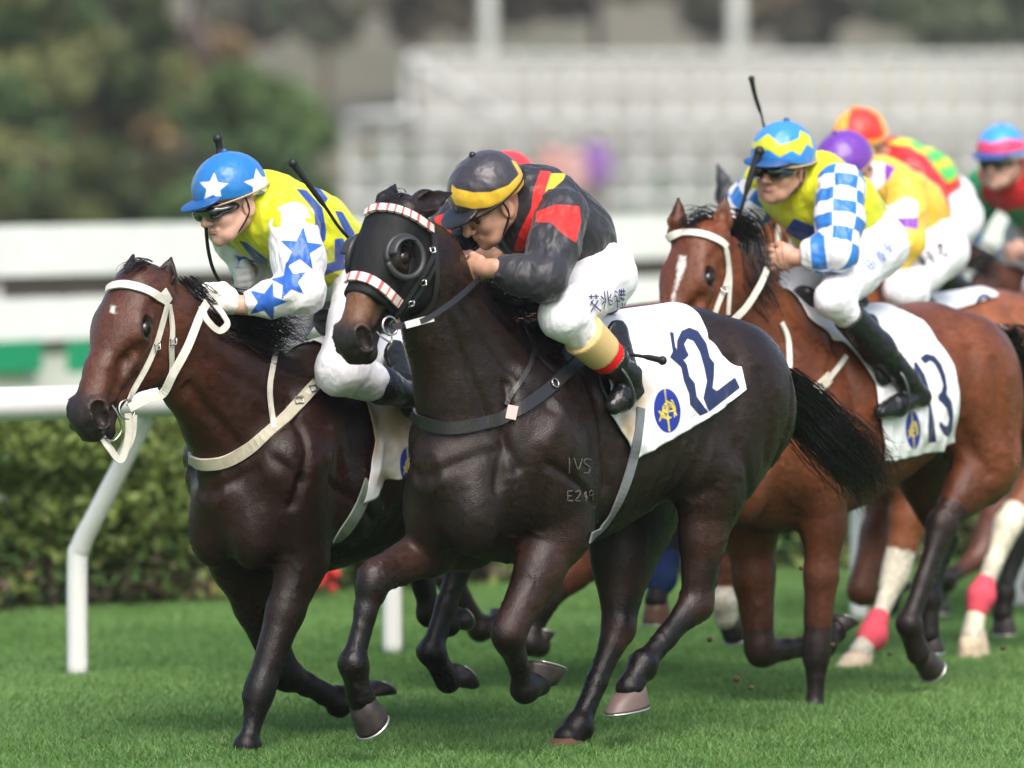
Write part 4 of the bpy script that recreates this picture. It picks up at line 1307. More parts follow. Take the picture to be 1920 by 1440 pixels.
def build_rider(S, fr):
    r = Rider(); J = fr.J
    jt = {k: (J(*v) if not isinstance(v, np.ndarray) else v) for k, v in S['j'].items()}
    for side in ('hip', 'knee', 'ankle', 'toe', 'heel', 'shoulder', 'elbow', 'wrist', 'hand'):
        if side + '_r' not in jt: jt[side + '_r'] = jt[side + '_l'] * V3(1, -1, 1)
        if side + '_l' not in jt: jt[side + '_l'] = jt[side + '_r'] * V3(1, -1, 1)
    r.j = jt
    base = jt['pelvis'] - V3(0, 0, .1)
    root = empty('person', fr.wor(base), fr.rotz, S['label'], 'jockey', 'jockeys riding in the race')
    r.root = root; off = base; r.off = base
    hs = S.get('res', .005)
    f, l, u = head_frame(*S['face'])
    c = jt['head']
    r.f, r.l, r.u, r.c = f, l, u, c
    P = lambda a, b, d: c + f * a + l * b + u * d
    # body: head, neck, slim trunk, arms, hands, legs, one surface
    body = face_prims(c, f, l, u, jt['neck'])
    body += chain([jt['neck'], jt['chest'], jt['mid'], jt['pelvis']], [.055, .09, .09, .09], 1.2, .03)
    for s in ('_l', '_r'):
        sg = 1 if s == '_l' else -1
        body += chain([jt['chest'] + (jt['shoulder' + s] - jt['chest']) * .6, jt['shoulder' + s], jt['elbow' + s], jt['wrist' + s]], [.05, .045, .036, .027], 1, .02)
        d = jt['hand' + s] - jt['wrist' + s]
        body += hand_prims(jt['wrist' + s], d, S.get('knuckle' + s, V3(.2, 0, 1)), S.get('palm' + s, V3(0, -sg, -.2)), sc=S.get('hand_sc', 1.0))
        body += chain([jt['pelvis'], jt['hip' + s], jt['knee' + s], jt['ankle' + s], jt['ankle' + s] * .5 + jt['heel' + s] * .5, jt['heel' + s] * .6 + jt['toe' + s] * .4], [.08, .07, .045, .026, .020, .018], 1, .02)
    body.sort(key=lambda q: q['op'] == 's')
    V, F = sdf_mesh(body, hs)
    mesh('body', V, F, S.get('skin', SKIN), root, off=off)
    r.bvh_body = BVHTree.FromPolygons(V.tolist(), F.tolist())
    for s in (-1, 1):
        MB().sphere(P(.080, s * .032, -.026), .0125, 8).build('eye', mat('eye_dark', (.05, .03, .02), .1, .6), root, off=off)
    MB().tube([P(.0985, b, -.0900 - .002 * abs(b) / .02) for b in np.linspace(-.021, .021, 7)], [.002, .004, .0055, .006, .0055, .004, .002], 6, 1).build('lips', mat('lips', (.42, .15, .12), .45, .4), root, off=off)
    # jacket
    tr = S.get('trunk', (.140, .150, .150))
    jk = chain([jt['pelvis'] + (jt['mid'] - jt['pelvis']) * .15, jt['mid'], jt['chest']], [tr[0] * .98, tr[1], tr[2]], S.get('tkw', 1.10), .05)
    jk += [cone(jt['chest'], jt['neck'], tr[2] * .85, .072, 1.1, .05)]
    for s in ('_l', '_r'):
        jk.append(cone(jt['chest'] * .6 + jt['neck'] * .4, jt['shoulder' + s], .10, .082, 1, .05))
    hemn = norm(jt['pelvis'] - jt['mid'])
    hemp = jt['pelvis'] + (jt['mid'] - jt['pelvis']) * S.get('hem', .12)
    jk.append(half(hemp, hemn, .012, 'i'))
    jk.append(cone(jt['neck'], jt['neck'] + (c - jt['neck']) * .5, .054, .054, 1, .01, 's'))
    V, F = sdf_mesh(jk, .007, pad=.04)
    N = vnormals(V, F)
    ax = norm(jt['chest'] - jt['pelvis'])
    def folds(V, N, ax, seed, amp=1.0, sc=9.0):
        q = V - np.outer(V @ ax, ax) * .55
        w = noise(q, sc, seed); w2 = noise(q + .05 * w[:, None], sc * 2.0, seed + 1); w3 = noise(q + .03 * w2[:, None], sc * 4.2, seed + 2)
        return V + N * (amp * (.008 * w + .012 * (.35 - np.abs(w2)) + .005 * (.3 - np.abs(w3))))[:, None]
    V = folds(V, N, ax, S.get('seed', 1), S.get('fold', 1.0))
    o = mesh('jacket', V, F, S['jacket'][0], root, off=off)
    for nm, pl in S['jacket'][1]: paint(o, V, fr, nm, pl)
    r.jacket = (o, V, F)
    # sleeves
    for s in ('_l', '_r'):
        sh, el, wr = jt['shoulder' + s], jt['elbow' + s], jt['wrist' + s]
        sr = S.get('sleeve_r', (.086, .066, .040))
        cuff = wr + (el - wr) * S.get('cuff' + s, .12)
        sl = chain([sh, sh + (el - sh) * .5, el, el + (cuff - el) * .55, cuff], [sr[0], sr[0] * .94, sr[1], sr[1] * .86, sr[2]], 1, .03)
        sl.append(half(cuff, norm(wr - el), .004, 'i'))
        V, F = sdf_mesh(sl, .006, pad=.04)
        if S.get('sleeve_paint'): V = folds(V, vnormals(V, F), norm(el - sh), 31, .8, 12)
        else: V = folds(V, vnormals(V, F), norm(el - sh), 31, .8, 12)
        o = mesh('sleeve', V, F, S['sleeve'][0], root, off=off)
        for nm, pl in S['sleeve'][1]:
            if pl == 'checks':
                a = el - sh; la = np.linalg.norm(a); b = wr - el; lb = np.linalg.norm(b)
                ta = np.clip((V - sh) @ a / la ** 2, -.3, 1); tb = np.clip((V - el) @ b / lb ** 2, 0, 1)
                da = np.linalg.norm(V - sh - ta[:, None] * a, axis=1); db = np.linalg.norm(V - el - tb[:, None] * b, axis=1)
                up = da < db
                s_ = np.where(up, ta * la, la + tb * lb)
                e = np.where(up[:, None], V - sh - ta[:, None] * a, V - el - tb[:, None] * b)
                r1 = norm(np.cross(a, V3(0, 1, .2))); r2 = norm(np.cross(a, r1))
                an = np.arctan2(e @ r1, e @ r2)
                v = np.sin(s_ / .052 * math.pi + .8) * np.sin(an * 3.0 + .5)
                fattr(o, nm, np.clip(v * 30, -50, 50))
            else:
                paint(o, V, fr, nm, pl)
    # breeches
    tb = S.get('thigh', (.125, .098, .070))
    br = [cone(jt['mid'] + (jt['pelvis'] - jt['mid']) * .6, jt['pelvis'], tr[0] * .86, tr[0] * .97, 1.12, .04)]
    for s in ('_l', '_r'):
        hp, kn, an = jt['hip' + s], jt['knee' + s], jt['ankle' + s]
        br += [cone(jt['pelvis'], hp, tb[0], tb[0], 1, .05), cone(hp, hp + (kn - hp) * .5, tb[0], tb[1], 1, .03), cone(hp + (kn - hp) * .5, kn, tb[1], tb[2], 1, .03),
               cone(kn, kn + (an - kn) * S.get('brl', .30), tb[2], tb[2] * .84, 1, .03)]
    V, F = sdf_mesh(br, .007, pad=.04)
    V = folds(V, vnormals(V, F), norm(jt['knee_l'] - jt['hip_l']), 51, .45, 10)
    mesh('breeches', V, F, S.get('breeches', BREECH), root, off=off)
    r.bvh_br = BVHTree.FromPolygons(V.tolist(), F.tolist())
    # boots
    for s in ('_l', '_r'):
        kn, an, to, he = jt['knee' + s], jt['ankle' + s], jt['toe' + s], jt['heel' + s]
        ax = an - kn
        st = kn + ax * S.get('boot0', .38)
        bt = [cone(st, kn + ax * .6, .058, .060, 1, .02), cone(kn + ax * .6, an, .058, .040, 1, .02), cone(an, he, .042, .030, 1, .02),
              cone(he, he + (to - he) * .6, .030, .038, .9, .02), cone(he + (to - he) * .6, to, .038, .026, .95, .02), half(st, norm(-ax), .004, 'i')]
        V, F = sdf_mesh(bt, .006, pad=.04)
        N = vnormals(V, F); tt = np.clip((V - kn) @ ax / (ax @ ax), 0, 1.1)
        w = noise(V + np.outer(tt, ax) * .8, 26, 9)
        V = V + N * (.0045 * (.4 - np.abs(w)) * sstep(tt, .5, .8))[:, None]
        bo = mesh('boot', V, F, BLACK_L, root, off=off)
        for (a, b, rad, m_) in S.get('bands', []):
            bb, f_ = sdf_mesh([cone(kn + ax * a, kn + ax * b, rad[0], rad[1], 1, .01), half(kn + ax * a, -norm(ax), .004, 'i'), half(kn + ax * b, norm(ax), .004, 'i')], .006)
            mesh('sock_band', bb, f_, m_, root, off=off)
        # stirrup iron and leather
        sn = norm(np.cross(to - he, V3(0, 1, 0)));
        if sn[2] < 0: sn = -sn
        mid = he + (to - he) * .62
        A = [mid + V3(0, 1, 0) * (.060 * math.sin(a)) + sn * (.050 - .085 * math.cos(a)) for a in np.linspace(-3.1, 3.1, 26)]
        r.st = getattr(r, 'st', []) + [(A, mid + sn * .135, kn)]
    # helmet
    shell = [ell(P(-.008, 0, .035), V3(.128, .108, .112), np.stack([f, l, u]), .02), half(P(0, 0, -.002), norm(-u * 1.0 - f * S.get('htilt', -.10)), .006, 'i')]
    vis = [ell(P(.112, 0, .012), V3(.064, .088, .013), np.stack([norm(f - u * .22), l, norm(u + f * .22)]), .01)]
    V, F = sdf_mesh(shell, .0055)
    V = folds(V, vnormals(V, F), u, 71, .20, 16)
    ho = mesh('helmet', V, F, S['helmet'][0], root, off=off)
    for nm, pl in S['helmet'][1]: paint(ho, V, fr, nm, pl)
    V, F = sdf_mesh(vis, .005)
    mesh('peak', V, F, S.get('peak', S['helmet'][0]), ho)
    bpy.data.objects[ho.name].children[0].data.transform(Matrix.Translation(Vector(-off)))
    MB().sphere(P(-.02, 0, .148), .011, 6).build('button', S['peak'] if 'peak' in S else S['helmet'][0], ho, off=off)
    ring = [P(-.008 + .131 * math.cos(a), .111 * math.sin(a), .006 + .014 * math.cos(a + math.pi)) for a in np.linspace(0, 2 * math.pi, 40)]
    MB().tube(ring, .006, 6, .5, cap=False).build('goggle_strap', TAN if S.get('tan', 1) else BLACK_R, root, off=off)
    # chin strap
    cs = [P(.0, s_ * (.084 if abs(z) < .09 else .05), z) for s_, z in ((1, 0), (1, -.05))] + [P(.035, .058, -.10), P(.055, 0, -.133), P(.035, -.058, -.10)] + [P(0, -.084, -.05), P(0, -.084, 0)]
    MB().tube(spline(cs, 5), .0055, 6, .5).build('chin_strap', BLACK_R, root, off=off)
    if S.get('goggles', 1):
        g = [cone(P(.098, -.036, -.022), P(.098, .036, -.022), .029, .029, 1, .02), ell(P(.055, 0, -.022), V3(.066, .083, .030), np.stack([f, l, u]), .01),
             cone(P(.125, 0, -.048), P(.125, 0, -.060), .018, .018, 1, .01, 's')]
        V, F = sdf_mesh(g, .005); mesh('goggles', V, F, GOG, root, off=off)
    else:
        for s_ in (-1, 1):
            MB().tube([P(.103, s_ * .034 + .022 * math.cos(a), -.024 + .017 * math.sin(a)) for a in np.linspace(0, 6.283, 20)], .0016, 5).tube([P(.10, s_ * .056, -.02), P(0, s_ * .084, -.012)], .0014, 5).build('glasses', mat('glass_frame', (.25, .2, .1), .3, .5, .8), root, off=off)
    return r

def decal_px(fr, bvh, P2, F2, name, m, parent, off=None, lift=.0025):
    V = []; ok = True; last = None
    for x, y in P2:
        p, n = hit(fr, bvh, x, y, lift)
        if p is None: p = last if last is not None else fr.J(x, y, .2)
        V.append(p); last = p
    return mesh(name, np.array(V), F2, m, parent, False, off=off)

def text_px(body, x, y, w, h, rot=0.0, shear=0.0, sub=0):
    """outline text as 2-D faces in photo pixels, centred at x,y"""
    cu = bpy.data.curves.new('t', 'FONT'); cu.body = body; cu.resolution_u = 3
    o = bpy.data.objects.new('t', cu); COL.objects.link(o)
    bpy.context.view_layer.update()
    me = bpy.data.meshes.new_from_object(o.evaluated_get(bpy.context.evaluated_depsgraph_get()))
    P = np.array([v.co[:2] for v in me.vertices]) if len(me.vertices) else np.zeros((0, 2))
    F = [tuple(p.vertices) for p in me.polygons]
    bpy.data.objects.remove(o); bpy.data.curves.remove(cu); bpy.data.meshes.remove(me)
    if not len(P): return P, F
    lo, hi = P.min(0), P.max(0); P = (P - (lo + hi) / 2) / (hi - lo)
    P = P * [w, -h]; P[:, 0] += P[:, 1] * shear
    c, s = math.cos(rot), math.sin(rot)
    return np.stack([x + P[:, 0] * c - P[:, 1] * s, y + P[:, 0] * s + P[:, 1] * c], 1), F

def whip(fr, pts, label, thick=.010, lens=None):
    P = spline([fr.J(*p) for p in pts], 8)
    base = P.mean(0)
    root = empty('riding_whip', fr.wor(base), fr.rotz, label, 'riding whip', 'riding whips held by the jockeys')
    n = len(P); R = np.interp(np.linspace(0, 1, n), [0, .12, .35, .4, 1], [thick * 1.2, thick, thick * .9, thick * .55, thick * .5])
    MB().tube(P, R, 8).build('shaft', BLACK_R, root, off=base)
    k = max(3, n // 5)
    MB().tube(P[-k:], np.linspace(thick * .8, thick * 1.4, k), 8, .45).build('flap', BLACK_R, root, off=base)
    MB().sphere(P[0], thick * 1.5, 6).build('knob', BLACK_R, root, off=base)
    return root

# ------------------------------------------------------------------ riders of the photograph
YEL, BLU, NAVY, WHI, RED, BLK = (.60, .62, .012), (.02, .19, .60), (.012, .045, .22), (.80, .80, .82), (.72, .022, .018), (.018, .017, .022)
GOLD = (.72, .45, .03)
def pk(name, c): return mat(name, c, .4, .5, bump=[(40, .3, .004)])
m_j2 = layer_mat('silk_black', BLK, [('red', RED), ('gold', (.75, .50, .03))], .46, .40)
m_s2 = layer_mat('sleeve_black', (.022, .021, .028), [('red', RED)], .46, .40)
m_h2 = layer_mat('cap_black', (.030, .025, .034), [('gold', GOLD)], .38, .6, bump=(40, .3, .005))
R2 = build_rider(dict(label='jockey in black silks with red shoulder patches and gold banded black cap', face=(33, -24, -6), skin=SKIN, goggles=0, tan=0, seed=3, peak=pk('peak_black', (.016, .015, .018)),
  j=dict(head=(916, 372, 0), neck=(972, 388, 0), chest=(1000, 400, 0), mid=(1050, 445, 0), pelvis=(1082, 500, 0),
         shoulder_l=(1052, 402, .17), elbow_l=(1020, 524, .25), wrist_l=(914, 503, .12), hand_l=(882, 508, .06),
         shoulder_r=(900, 398, -.17), elbow_r=(828, 452, -.26), wrist_r=(858, 490, -.12), hand_r=(876, 506, -.06),
         hip_l=(1128, 520, .12), knee_l=(1055, 592, .25), ankle_l=(1178, 706, .27), toe_l=(1150, 762, .27), heel_l=(1188, 730, .27)),
  jacket=(m_j2, [('red', [c2([(1240, 210), (1300, 215), (1290, 300), (1230, 400), (1205, 500), (1190, 640), (1080, 680), (1120, 560), (1190, 420), (1200, 320)])]),
                 ('gold', [c2([(1300, 225), (1385, 225), (1370, 260), (1290, 330), (1265, 330)]), c2([(1250, 830), (1330, 760), (1380, 860), (1290, 890)])])]),
  sleeve=(m_s2, [('red', [c2([(1210, 500), (1215, 440), (1330, 400), (1460, 410), (1470, 500), (1440, 615), (1360, 560), (1300, 500)]), c2([(640, 470), (700, 450), (740, 560), (700, 600), (650, 500)])])]),
  helmet=(m_h2, [('gold', [c2([(742, 285), (765, 310), (860, 332), (960, 330), (1060, 292), (1120, 230), (1075, 150), (1100, 160), (1150, 240), (1145, 310), (1080, 372), (960, 415), (860, 425), (760, 402), (735, 350)])])]),
  thigh=(.105, .088, .068),
  bands=[(.30, .62, (.072, .062), mat('tan_guard', (.62, .44, .20), .55, .3)), (.58, .80, (.062, .054), mat('red_sock', (.75, .012, .010), .6, .3))], brl=.28, boot0=.70), H2.fr)

m_j1 = layer_mat('silk_yellow', YEL, [('blue', (.015, .06, .30))], .46, .40)
m_s1 = layer_mat('sleeve_white', WHI, [('blue', (.02, .12, .50))], .42, .5)
m_h1 = layer_mat('cap_blue', (.01, .16, .48), [('white', WHI)], .36, .55, bump=(40, .3, .005))
R1 = build_rider(dict(label='jockey in yellow silks with blue stars on white sleeves and starred blue cap', face=(14, -12, 4), skin=SKIN_PALE, seed=5, peak=pk('peak_blue', (.01, .09, .30)),
  j=dict(head=(432, 372, 0), neck=(484, 388, 0), chest=(500, 405, 0), mid=(566, 432, 0), pelvis=(640, 490, 0),
         shoulder_l=(550, 430, .17), elbow_l=(568, 548, .26), wrist_l=(446, 572, .11), hand_l=(402, 562, .06),
         shoulder_r=(428, 412, -.17), elbow_r=(478, 486, -.26), wrist_r=(462, 512, -.14), hand_r=(438, 532, -.09),
         hip_l=(686, 530, .12), knee_l=(640, 694, .27), ankle_l=(768, 742, .28), toe_l=(800, 780, .28), heel_l=(790, 740, .28), hip_r=(590, 522, -.10), knee_r=(525, 618, -.18)),
  jacket=(m_j1, [('blue', [c1([(1285, 378), (1340, 385), (1425, 480), (1445, 600), (1440, 650), (1395, 700), (1390, 600), (1380, 490)]), c1([(1490, 495), (1530, 500), (1600, 620), (1560, 645)]),
        c1([(1340, 372), (1410, 375), (1455, 430), (1440, 455), (1400, 400)]), c1([(1340, 830), (1450, 775), (1530, 750), (1565, 800), (1480, 820), (1380, 862), (1340, 865)]),
        c1([(1490, 645), (1535, 640), (1565, 740), (1520, 770), (1490, 760)]), c1([(980, 652), (1022, 662), (1142, 760), (1130, 795), (1105, 812), (1050, 740)])])]),
  sleeve=(m_s1, [('blue', [star(*c1([(1312, 700)])[0], 44, .1), star(*c1([(1252, 868)])[0], 37, -.2), star(*c1([(1130, 978)])[0], 40, .3), star(*c1([(1010, 765)])[0], 22, .3)])]),
  helmet=(m_h1, [('white', [star(*c1([(848, 372)])[0], 29, .05, .45), star(*c1([(1090, 350)])[0], 29, -.2, .45)])]),
  glove=1, brl=.42, thigh=(.10, .084, .078), boot0=.42, trunk=(.130, .138, .140)), H1.fr)

m_j4 = layer_mat('silk_yellow_zigzag', YEL, [('blue', (.012, .055, .28))], .46, .40)
m_s4 = layer_mat('sleeve_check', WHI, [('blue', (.02, .17, .52))], .42, .5)
m_h4 = layer_mat('cap_zigzag', (.03, .24, .66), [('yellow', YEL)], .38, .55, bump=(40, .3, .005))
R4 = build_rider(dict(label='jockey in yellow silks with blue check sleeves and zigzag cap', face=(4, 10, -5), skin=SKIN, seed=8, peak=pk('peak_blue2', (.015, .08, .25)),
  j=dict(head=(1466, 306, 0), neck=(1512, 334, 0), chest=(1524, 362, 0), mid=(1562, 400, 0), pelvis=(1606, 440, 0),
         shoulder_l=(1578, 352, .18), elbow_l=(1572, 474, .25), wrist_l=(1496, 483, .13), hand_l=(1448, 487, .07),
         shoulder_r=(1432, 352, -.18), elbow_r=(1378, 425, -.30), wrist_r=(1388, 462, -.14), hand_r=(1384, 480, -.08),
         hip_l=(1640, 462, .12), knee_l=(1562, 562, .25), ankle_l=(1700, 712, .27), toe_l=(1650, 772, .27), heel_l=(1730, 744, .27),
         hip_r=(1548, 455, -.12), knee_r=(1482, 566, -.16)),
  jacket=(m_j4, [('blue', [c3([(770, 745), (905, 800), (920, 840), (880, 880), (830, 870), (720, 815)])])]),
  sleeve=(m_s4, [('blue', 'checks')]),
  helmet=(m_h4, [('yellow', [c3([(522, 375), (550, 350), (578, 365), (640, 322), (700, 375), (745, 365), (795, 345), (800, 305), (850, 330), (870, 400), (835, 375), (800, 432), (760, 405), (700, 440), (640, 402), (590, 412), (560, 390), (535, 432), (520, 410)])])]),
  brl=.2, boot0=.2, thigh=(.112, .088, .058), hand_sc=1.1), H4.fr)

m_j5 = layer_mat('silk_gold', (.78, .50, .05), [('purple', (.20, .03, .42)), ('white', WHI)], .4, .5)
R5f = Frame(1730, 24.5, 50)
m_j6 = layer_mat('silk_red', (.66, .02, .02), [('lime', (.60, .70, .03)), ('green', (.08, .55, .12)), ('lime2', (.60, .70, .03))], .4, .5)
R6f = Frame(1800, 26.5, 50)

# ---- the horses and riders behind
BR2 = coat_mat('brown_coat', .38, .45)
PINK = ('pink_bandage', (.70, .09, .13), .8, .2); BLUB = ('blue_bandage', (.02, .045, .14), .8, .2)
H3 = build_horse(dict(frame=(1120, 22.8, 50), label='reddish bay horse almost hidden behind the black number twelve horse', res=.011,
  coat=((.15, .045, .020), (.08, .025, .013), (.014, .010, .009)), mat=COAT_BAY,
  neck=[(800, 545, 0, .12, .62), (850, 610, 0, .165, .60), (905, 690, 0, .225, .62), (960, 750, 0, .25, .7)], head=((760, 480, 0), (690, 690, 0)),
  ears=[((740, 480, -.055), (745, 440, -.05)), ((780, 485, .055), (800, 445, .05))],
  legs=[dict(fore=1, j=[(1100, 1030, .15), (1015, 1128, .14), (992, 1205, .13), (1010, 1210, .13)], hoof=[(1005, 1205), (1030, 1190), (1000, 1180)]),
        dict(fore=1, j=[(900, 980, -.15), (840, 1080, -.14), (900, 1180, -.13), (930, 1170, -.13)], hoof=[(935, 1170), (960, 1160), (930, 1140)]),
        dict(fore=0, j=[(1300, 880, -.17), (1282, 985, -.14), (1238, 1085, -.13), (1230, 1125, -.13)], hoof=[(1230, 1128), (1212, 1170), (1252, 1172)], band=(BLUB, .6), hm=('hoof_brown', (.12, .05, .025), .5, .4)),
        dict(fore=0, j=[(1400, 880, .17), (1368, 985, .14), (1356, 1130, .13), (1362, 1160, .13)], hoof=[(1362, 1160), (1370, 1208), (1392, 1180)], white=(1.9, 3.0))]))
WB = mat('hoof_horn', (.50, .40, .28), .5, .4, var=.25, vscale=25)
H5 = build_horse(dict(frame=(1745, 24.5, 50), label='bay horse with white socks and pink bandages behind the number thirteen horse', res=.011,
  coat=((.26, .085, .035), (.15, .048, .02), (.018, .013, .011)), mat=COAT_BAY, dz=.03,
  neck=[(1455, 470, 0, .125, .62), (1500, 530, 0, .165, .60), (1560, 600, 0, .225, .62), (1610, 640, 0, .25, .7)], head=((1405, 398, 0), (1345, 600, 0)),
  ear_col=(.07, .075, .09), ears=[((1372, 394, -.055), (1346, 308, -.06), .050), ((1425, 400, .05), (1440, 350, .05))],
  legs=[dict(fore=1, j=[(1720, 900, .15), (1680, 1072, .13), (1634, 1192, .13), (1612, 1225, .13)], hoof=[(1612, 1222), (1562, 1266), (1628, 1264)], white=(.85, 3.1), band=(PINK, .74), hm=('hoof_horn', (.50, .40, .28), .5, .4)),
        dict(fore=1, j=[(1672, 940, -.15), (1612, 1108, -.13), (1665, 1130, -.13), (1672, 1110, -.13)], hoof=[(1670, 1110), (1700, 1105), (1672, 1080)], pt=.8),
        dict(fore=0, j=[(1985, 860, .17), (1888, 985, .14), (1838, 1118, .13), (1822, 1190, .13)], hoof=[(1822, 1188), (1802, 1246), (1852, 1244)], white=(.9, 3.1), band=(PINK, .84), hm=('hoof_horn', (.50, .40, .28), .5, .4)),
        dict(fore=0, j=[(1960, 900, -.17), (1905, 1020, -.14), (1882, 1110, -.13), (1880, 1150, -.13)], hoof=[(1880, 1150), (1870, 1190), (1895, 1185)])]))
H6 = build_horse(dict(frame=(1890, 27.0, 50), label='dark reddish horse behind the bandaged bay, mostly hidden', res=.012,
  coat=((.15, .045, .022), (.08, .025, .013), (.014, .010, .009)), mat=BR2, dz=.03,
  neck=[(1600, 470, 0, .12, .62), (1640, 520, 0, .16, .60), (1690, 590, 0, .22, .62), (1740, 640, 0, .25, .7)], head=((1560, 440, 0), (1500, 600, 0)),
  ears=[((1545, 440, -.05), (1548, 410, -.05)), ((1578, 440, .05), (1584, 410, .05))],
  legs=[dict(fore=1, j=[(1890, 900, .15), (1840, 1040, .13), (1775, 1085, .13), (1762, 1080, .13)], hoof=[(1762, 1082), (1750, 1060), (1750, 1095)], pt=1.4),
        dict(fore=1, j=[(1800, 880, -.15), (1770, 1000, -.13), (1760, 1100, -.13), (1756, 1120, -.13)], hoof=[(1756, 1120), (1750, 1150), (1770, 1150)]),
        dict(fore=0, j=[(2100, 860, .17), (2040, 985, .14), (2020, 1110, .13), (2010, 1140, .13)], hoof=[(2010, 1140), (2000, 1170), (2020, 1170)]),
        dict(fore=0, j=[(2060, 860, -.17), (2000, 985, -.14), (1980, 1110, -.13), (1970, 1140, -.13)], hoof=[(1970, 1140), (1960, 1170), (1985, 1170)])]))
H7 = build_horse(dict(frame=(2130, 28.5, 52), label='brown horse with black mane under the green and red jockey at the right edge', res=.012,
  coat=((.10, .035, .020), (.05, .02, .013), (.010, .009, .009)), mat=BR2, dz=.04,
  neck=[(1858, 545, 0, .12, .62), (1895, 570, 0, .16, .60), (1940, 620, 0, .22, .62), (1980, 660, 0, .25, .7)], head=((1818, 545, 0), (1780, 690, 0)),
  ears=[((1802, 540, -.05), (1800, 512, -.05)), ((1832, 540, .05), (1840, 512, .05))],
  legs=[dict(fore=1, j=[(2080, 900, .15), (2040, 1040, .13), (2000, 1085, .13), (1990, 1100, .13)], hoof=[(1990, 1100), (1985, 1120), (2000, 1120)]),
        dict(fore=1, j=[(1990, 880, -.15), (1950, 1000, -.13), (1930, 1080, -.13), (1925, 1100, -.13)], hoof=[(1925, 1100), (1920, 1130), (1940, 1130)]),
        dict(fore=0, j=[(2300, 860, .17), (2240, 985, .14), (2220, 1110, .13), (2210, 1140, .13)], hoof=[(2210, 1140), (2200, 1170), (2220, 1170)]),
        dict(fore=0, j=[(2260, 860, -.17), (2200, 985, -.14), (2180, 1110, -.13), (2170, 1140, -.13)], hoof=[(2170, 1140), (2160, 1170), (2185, 1170)])]))
m_red = layer_mat('silk_red_plain', (.62, .02, .03), [], .4, .5)
R3 = build_rider(dict(label='jockey in red cap hidden behind the black silks', face=(40, -10), skin=SKIN, seed=4, res=.007, peak=pk('peak_red', (.5, .02, .02)),
  j=dict(head=(952, 362, 0), neck=(1000, 390, 0), chest=(1030, 395, 0), mid=(1070, 430, 0), pelvis=(1110, 480, 0),
         shoulder_l=(1065, 400, .15), elbow_l=(1050, 480, .2), wrist_l=(990, 470, .12), hand_l=(960, 470, .05),
         hip_l=(1140, 500, .10), knee_l=(1070, 590, .22), ankle_l=(1150, 660, .22), toe_l=(1120, 700, .22), heel_l=(1150, 690, .22)),
  jacket=(m_red, []), sleeve=(m_red, []), helmet=(layer_mat('cap_red', (.80, .03, .04), [], .4, .5), []), trunk=(.11, .12, .12), thigh=(.09, .08, .06)), H3.fr)
R5 = build_rider(dict(label='jockey in golden yellow silks with purple armband and purple cap', face=(30, -5), skin=SKIN, seed=9, res=.007, peak=pk('peak_purple', (.10, .02, .25)),
  j=dict(head=(1584, 318, 0), neck=(1632, 345, 0), chest=(1652, 360, 0), mid=(1700, 392, 0), pelvis=(1730, 440, 0),
         shoulder_l=(1696, 362, .17), elbow_l=(1702, 455, .25), wrist_l=(1660, 520, .15), hand_l=(1630, 525, .08),
         hip_l=(1760, 470, .12), knee_l=(1695, 545, .25), ankle_l=(1790, 640, .25), toe_l=(1760, 690, .25), heel_l=(1800, 670, .25)),
  jacket=(m_j5, [('purple', [c3([(1225, 470), (1275, 490), (1240, 560), (1210, 560)])]), ('white', [c3([(1120, 460), (1220, 465), (1225, 560), (1190, 610), (1130, 580)])])]),
  sleeve=(m_j5, [('purple', [c3([(1225, 745), (1390, 735), (1390, 800), (1235, 775)]), c3([(1220, 470), (1270, 490), (1230, 560)])]), ('white', [c3([(1230, 690), (1330, 640), (1390, 660), (1390, 740), (1230, 745)])])]),
  helmet=(layer_mat('cap_purple', (.14, .03, .34), [], .36, .6, bump=(40, .4, .006)), []), trunk=(.125, .135, .135), thigh=(.110, .092, .07), brl=.2, boot0=.2), H5.fr)
R6 = build_rider(dict(label='jockey in red silks with lime green hooped back and orange red cap', face=(20, 0), skin=SKIN, seed=10, res=.007, peak=pk('peak_orange', (.75, .35, .03)),
  j=dict(head=(1612, 268, 0), neck=(1662, 300, 0), chest=(1684, 318, 0), mid=(1728, 340, 0), pelvis=(1768, 380, 0),
         shoulder_l=(1712, 325, .16), elbow_l=(1752, 395, .24), wrist_l=(1700, 430, .15), hand_l=(1670, 435, .08),
         hip_l=(1790, 410, .12), knee_l=(1740, 490, .25), ankle_l=(1830, 580, .25), toe_l=(1800, 620, .25), heel_l=(1840, 600, .25)),
  jacket=(m_j6, [('lime', [c3([(1230, 370), (1330, 335), (1480, 345), (1580, 400), (1590, 540), (1540, 570), (1440, 450), (1350, 385)])]),
                 ('green', [c3([(1340, 370), (1440, 345), (1470, 365), (1400, 400)]), c3([(1400, 430), (1500, 400), (1560, 420), (1470, 470)]), c3([(1490, 500), (1570, 480), (1590, 530), (1530, 560)])]), ('lime2', [[(0, 0), (1, 0), (0, 1)]])]),
  sleeve=(m_red, []),
  helmet=(layer_mat('cap_orange', (.85, .40, .05), [('red', (.72, .03, .02))], .4, .5), [('red', [c3([(1060, 195), (1130, 195), (1190, 230), (1222, 320), (1205, 345), (1110, 360), (1050, 370), (1030, 330), (1040, 250)])])]),
  trunk=(.12, .13, .13), thigh=(.115, .092, .07), brl=.2, boot0=.2), H6.fr)
m_j7 = layer_mat('silk_red_green', (.55, .02, .025), [('green', (.02, .30, .10))], .4, .5)
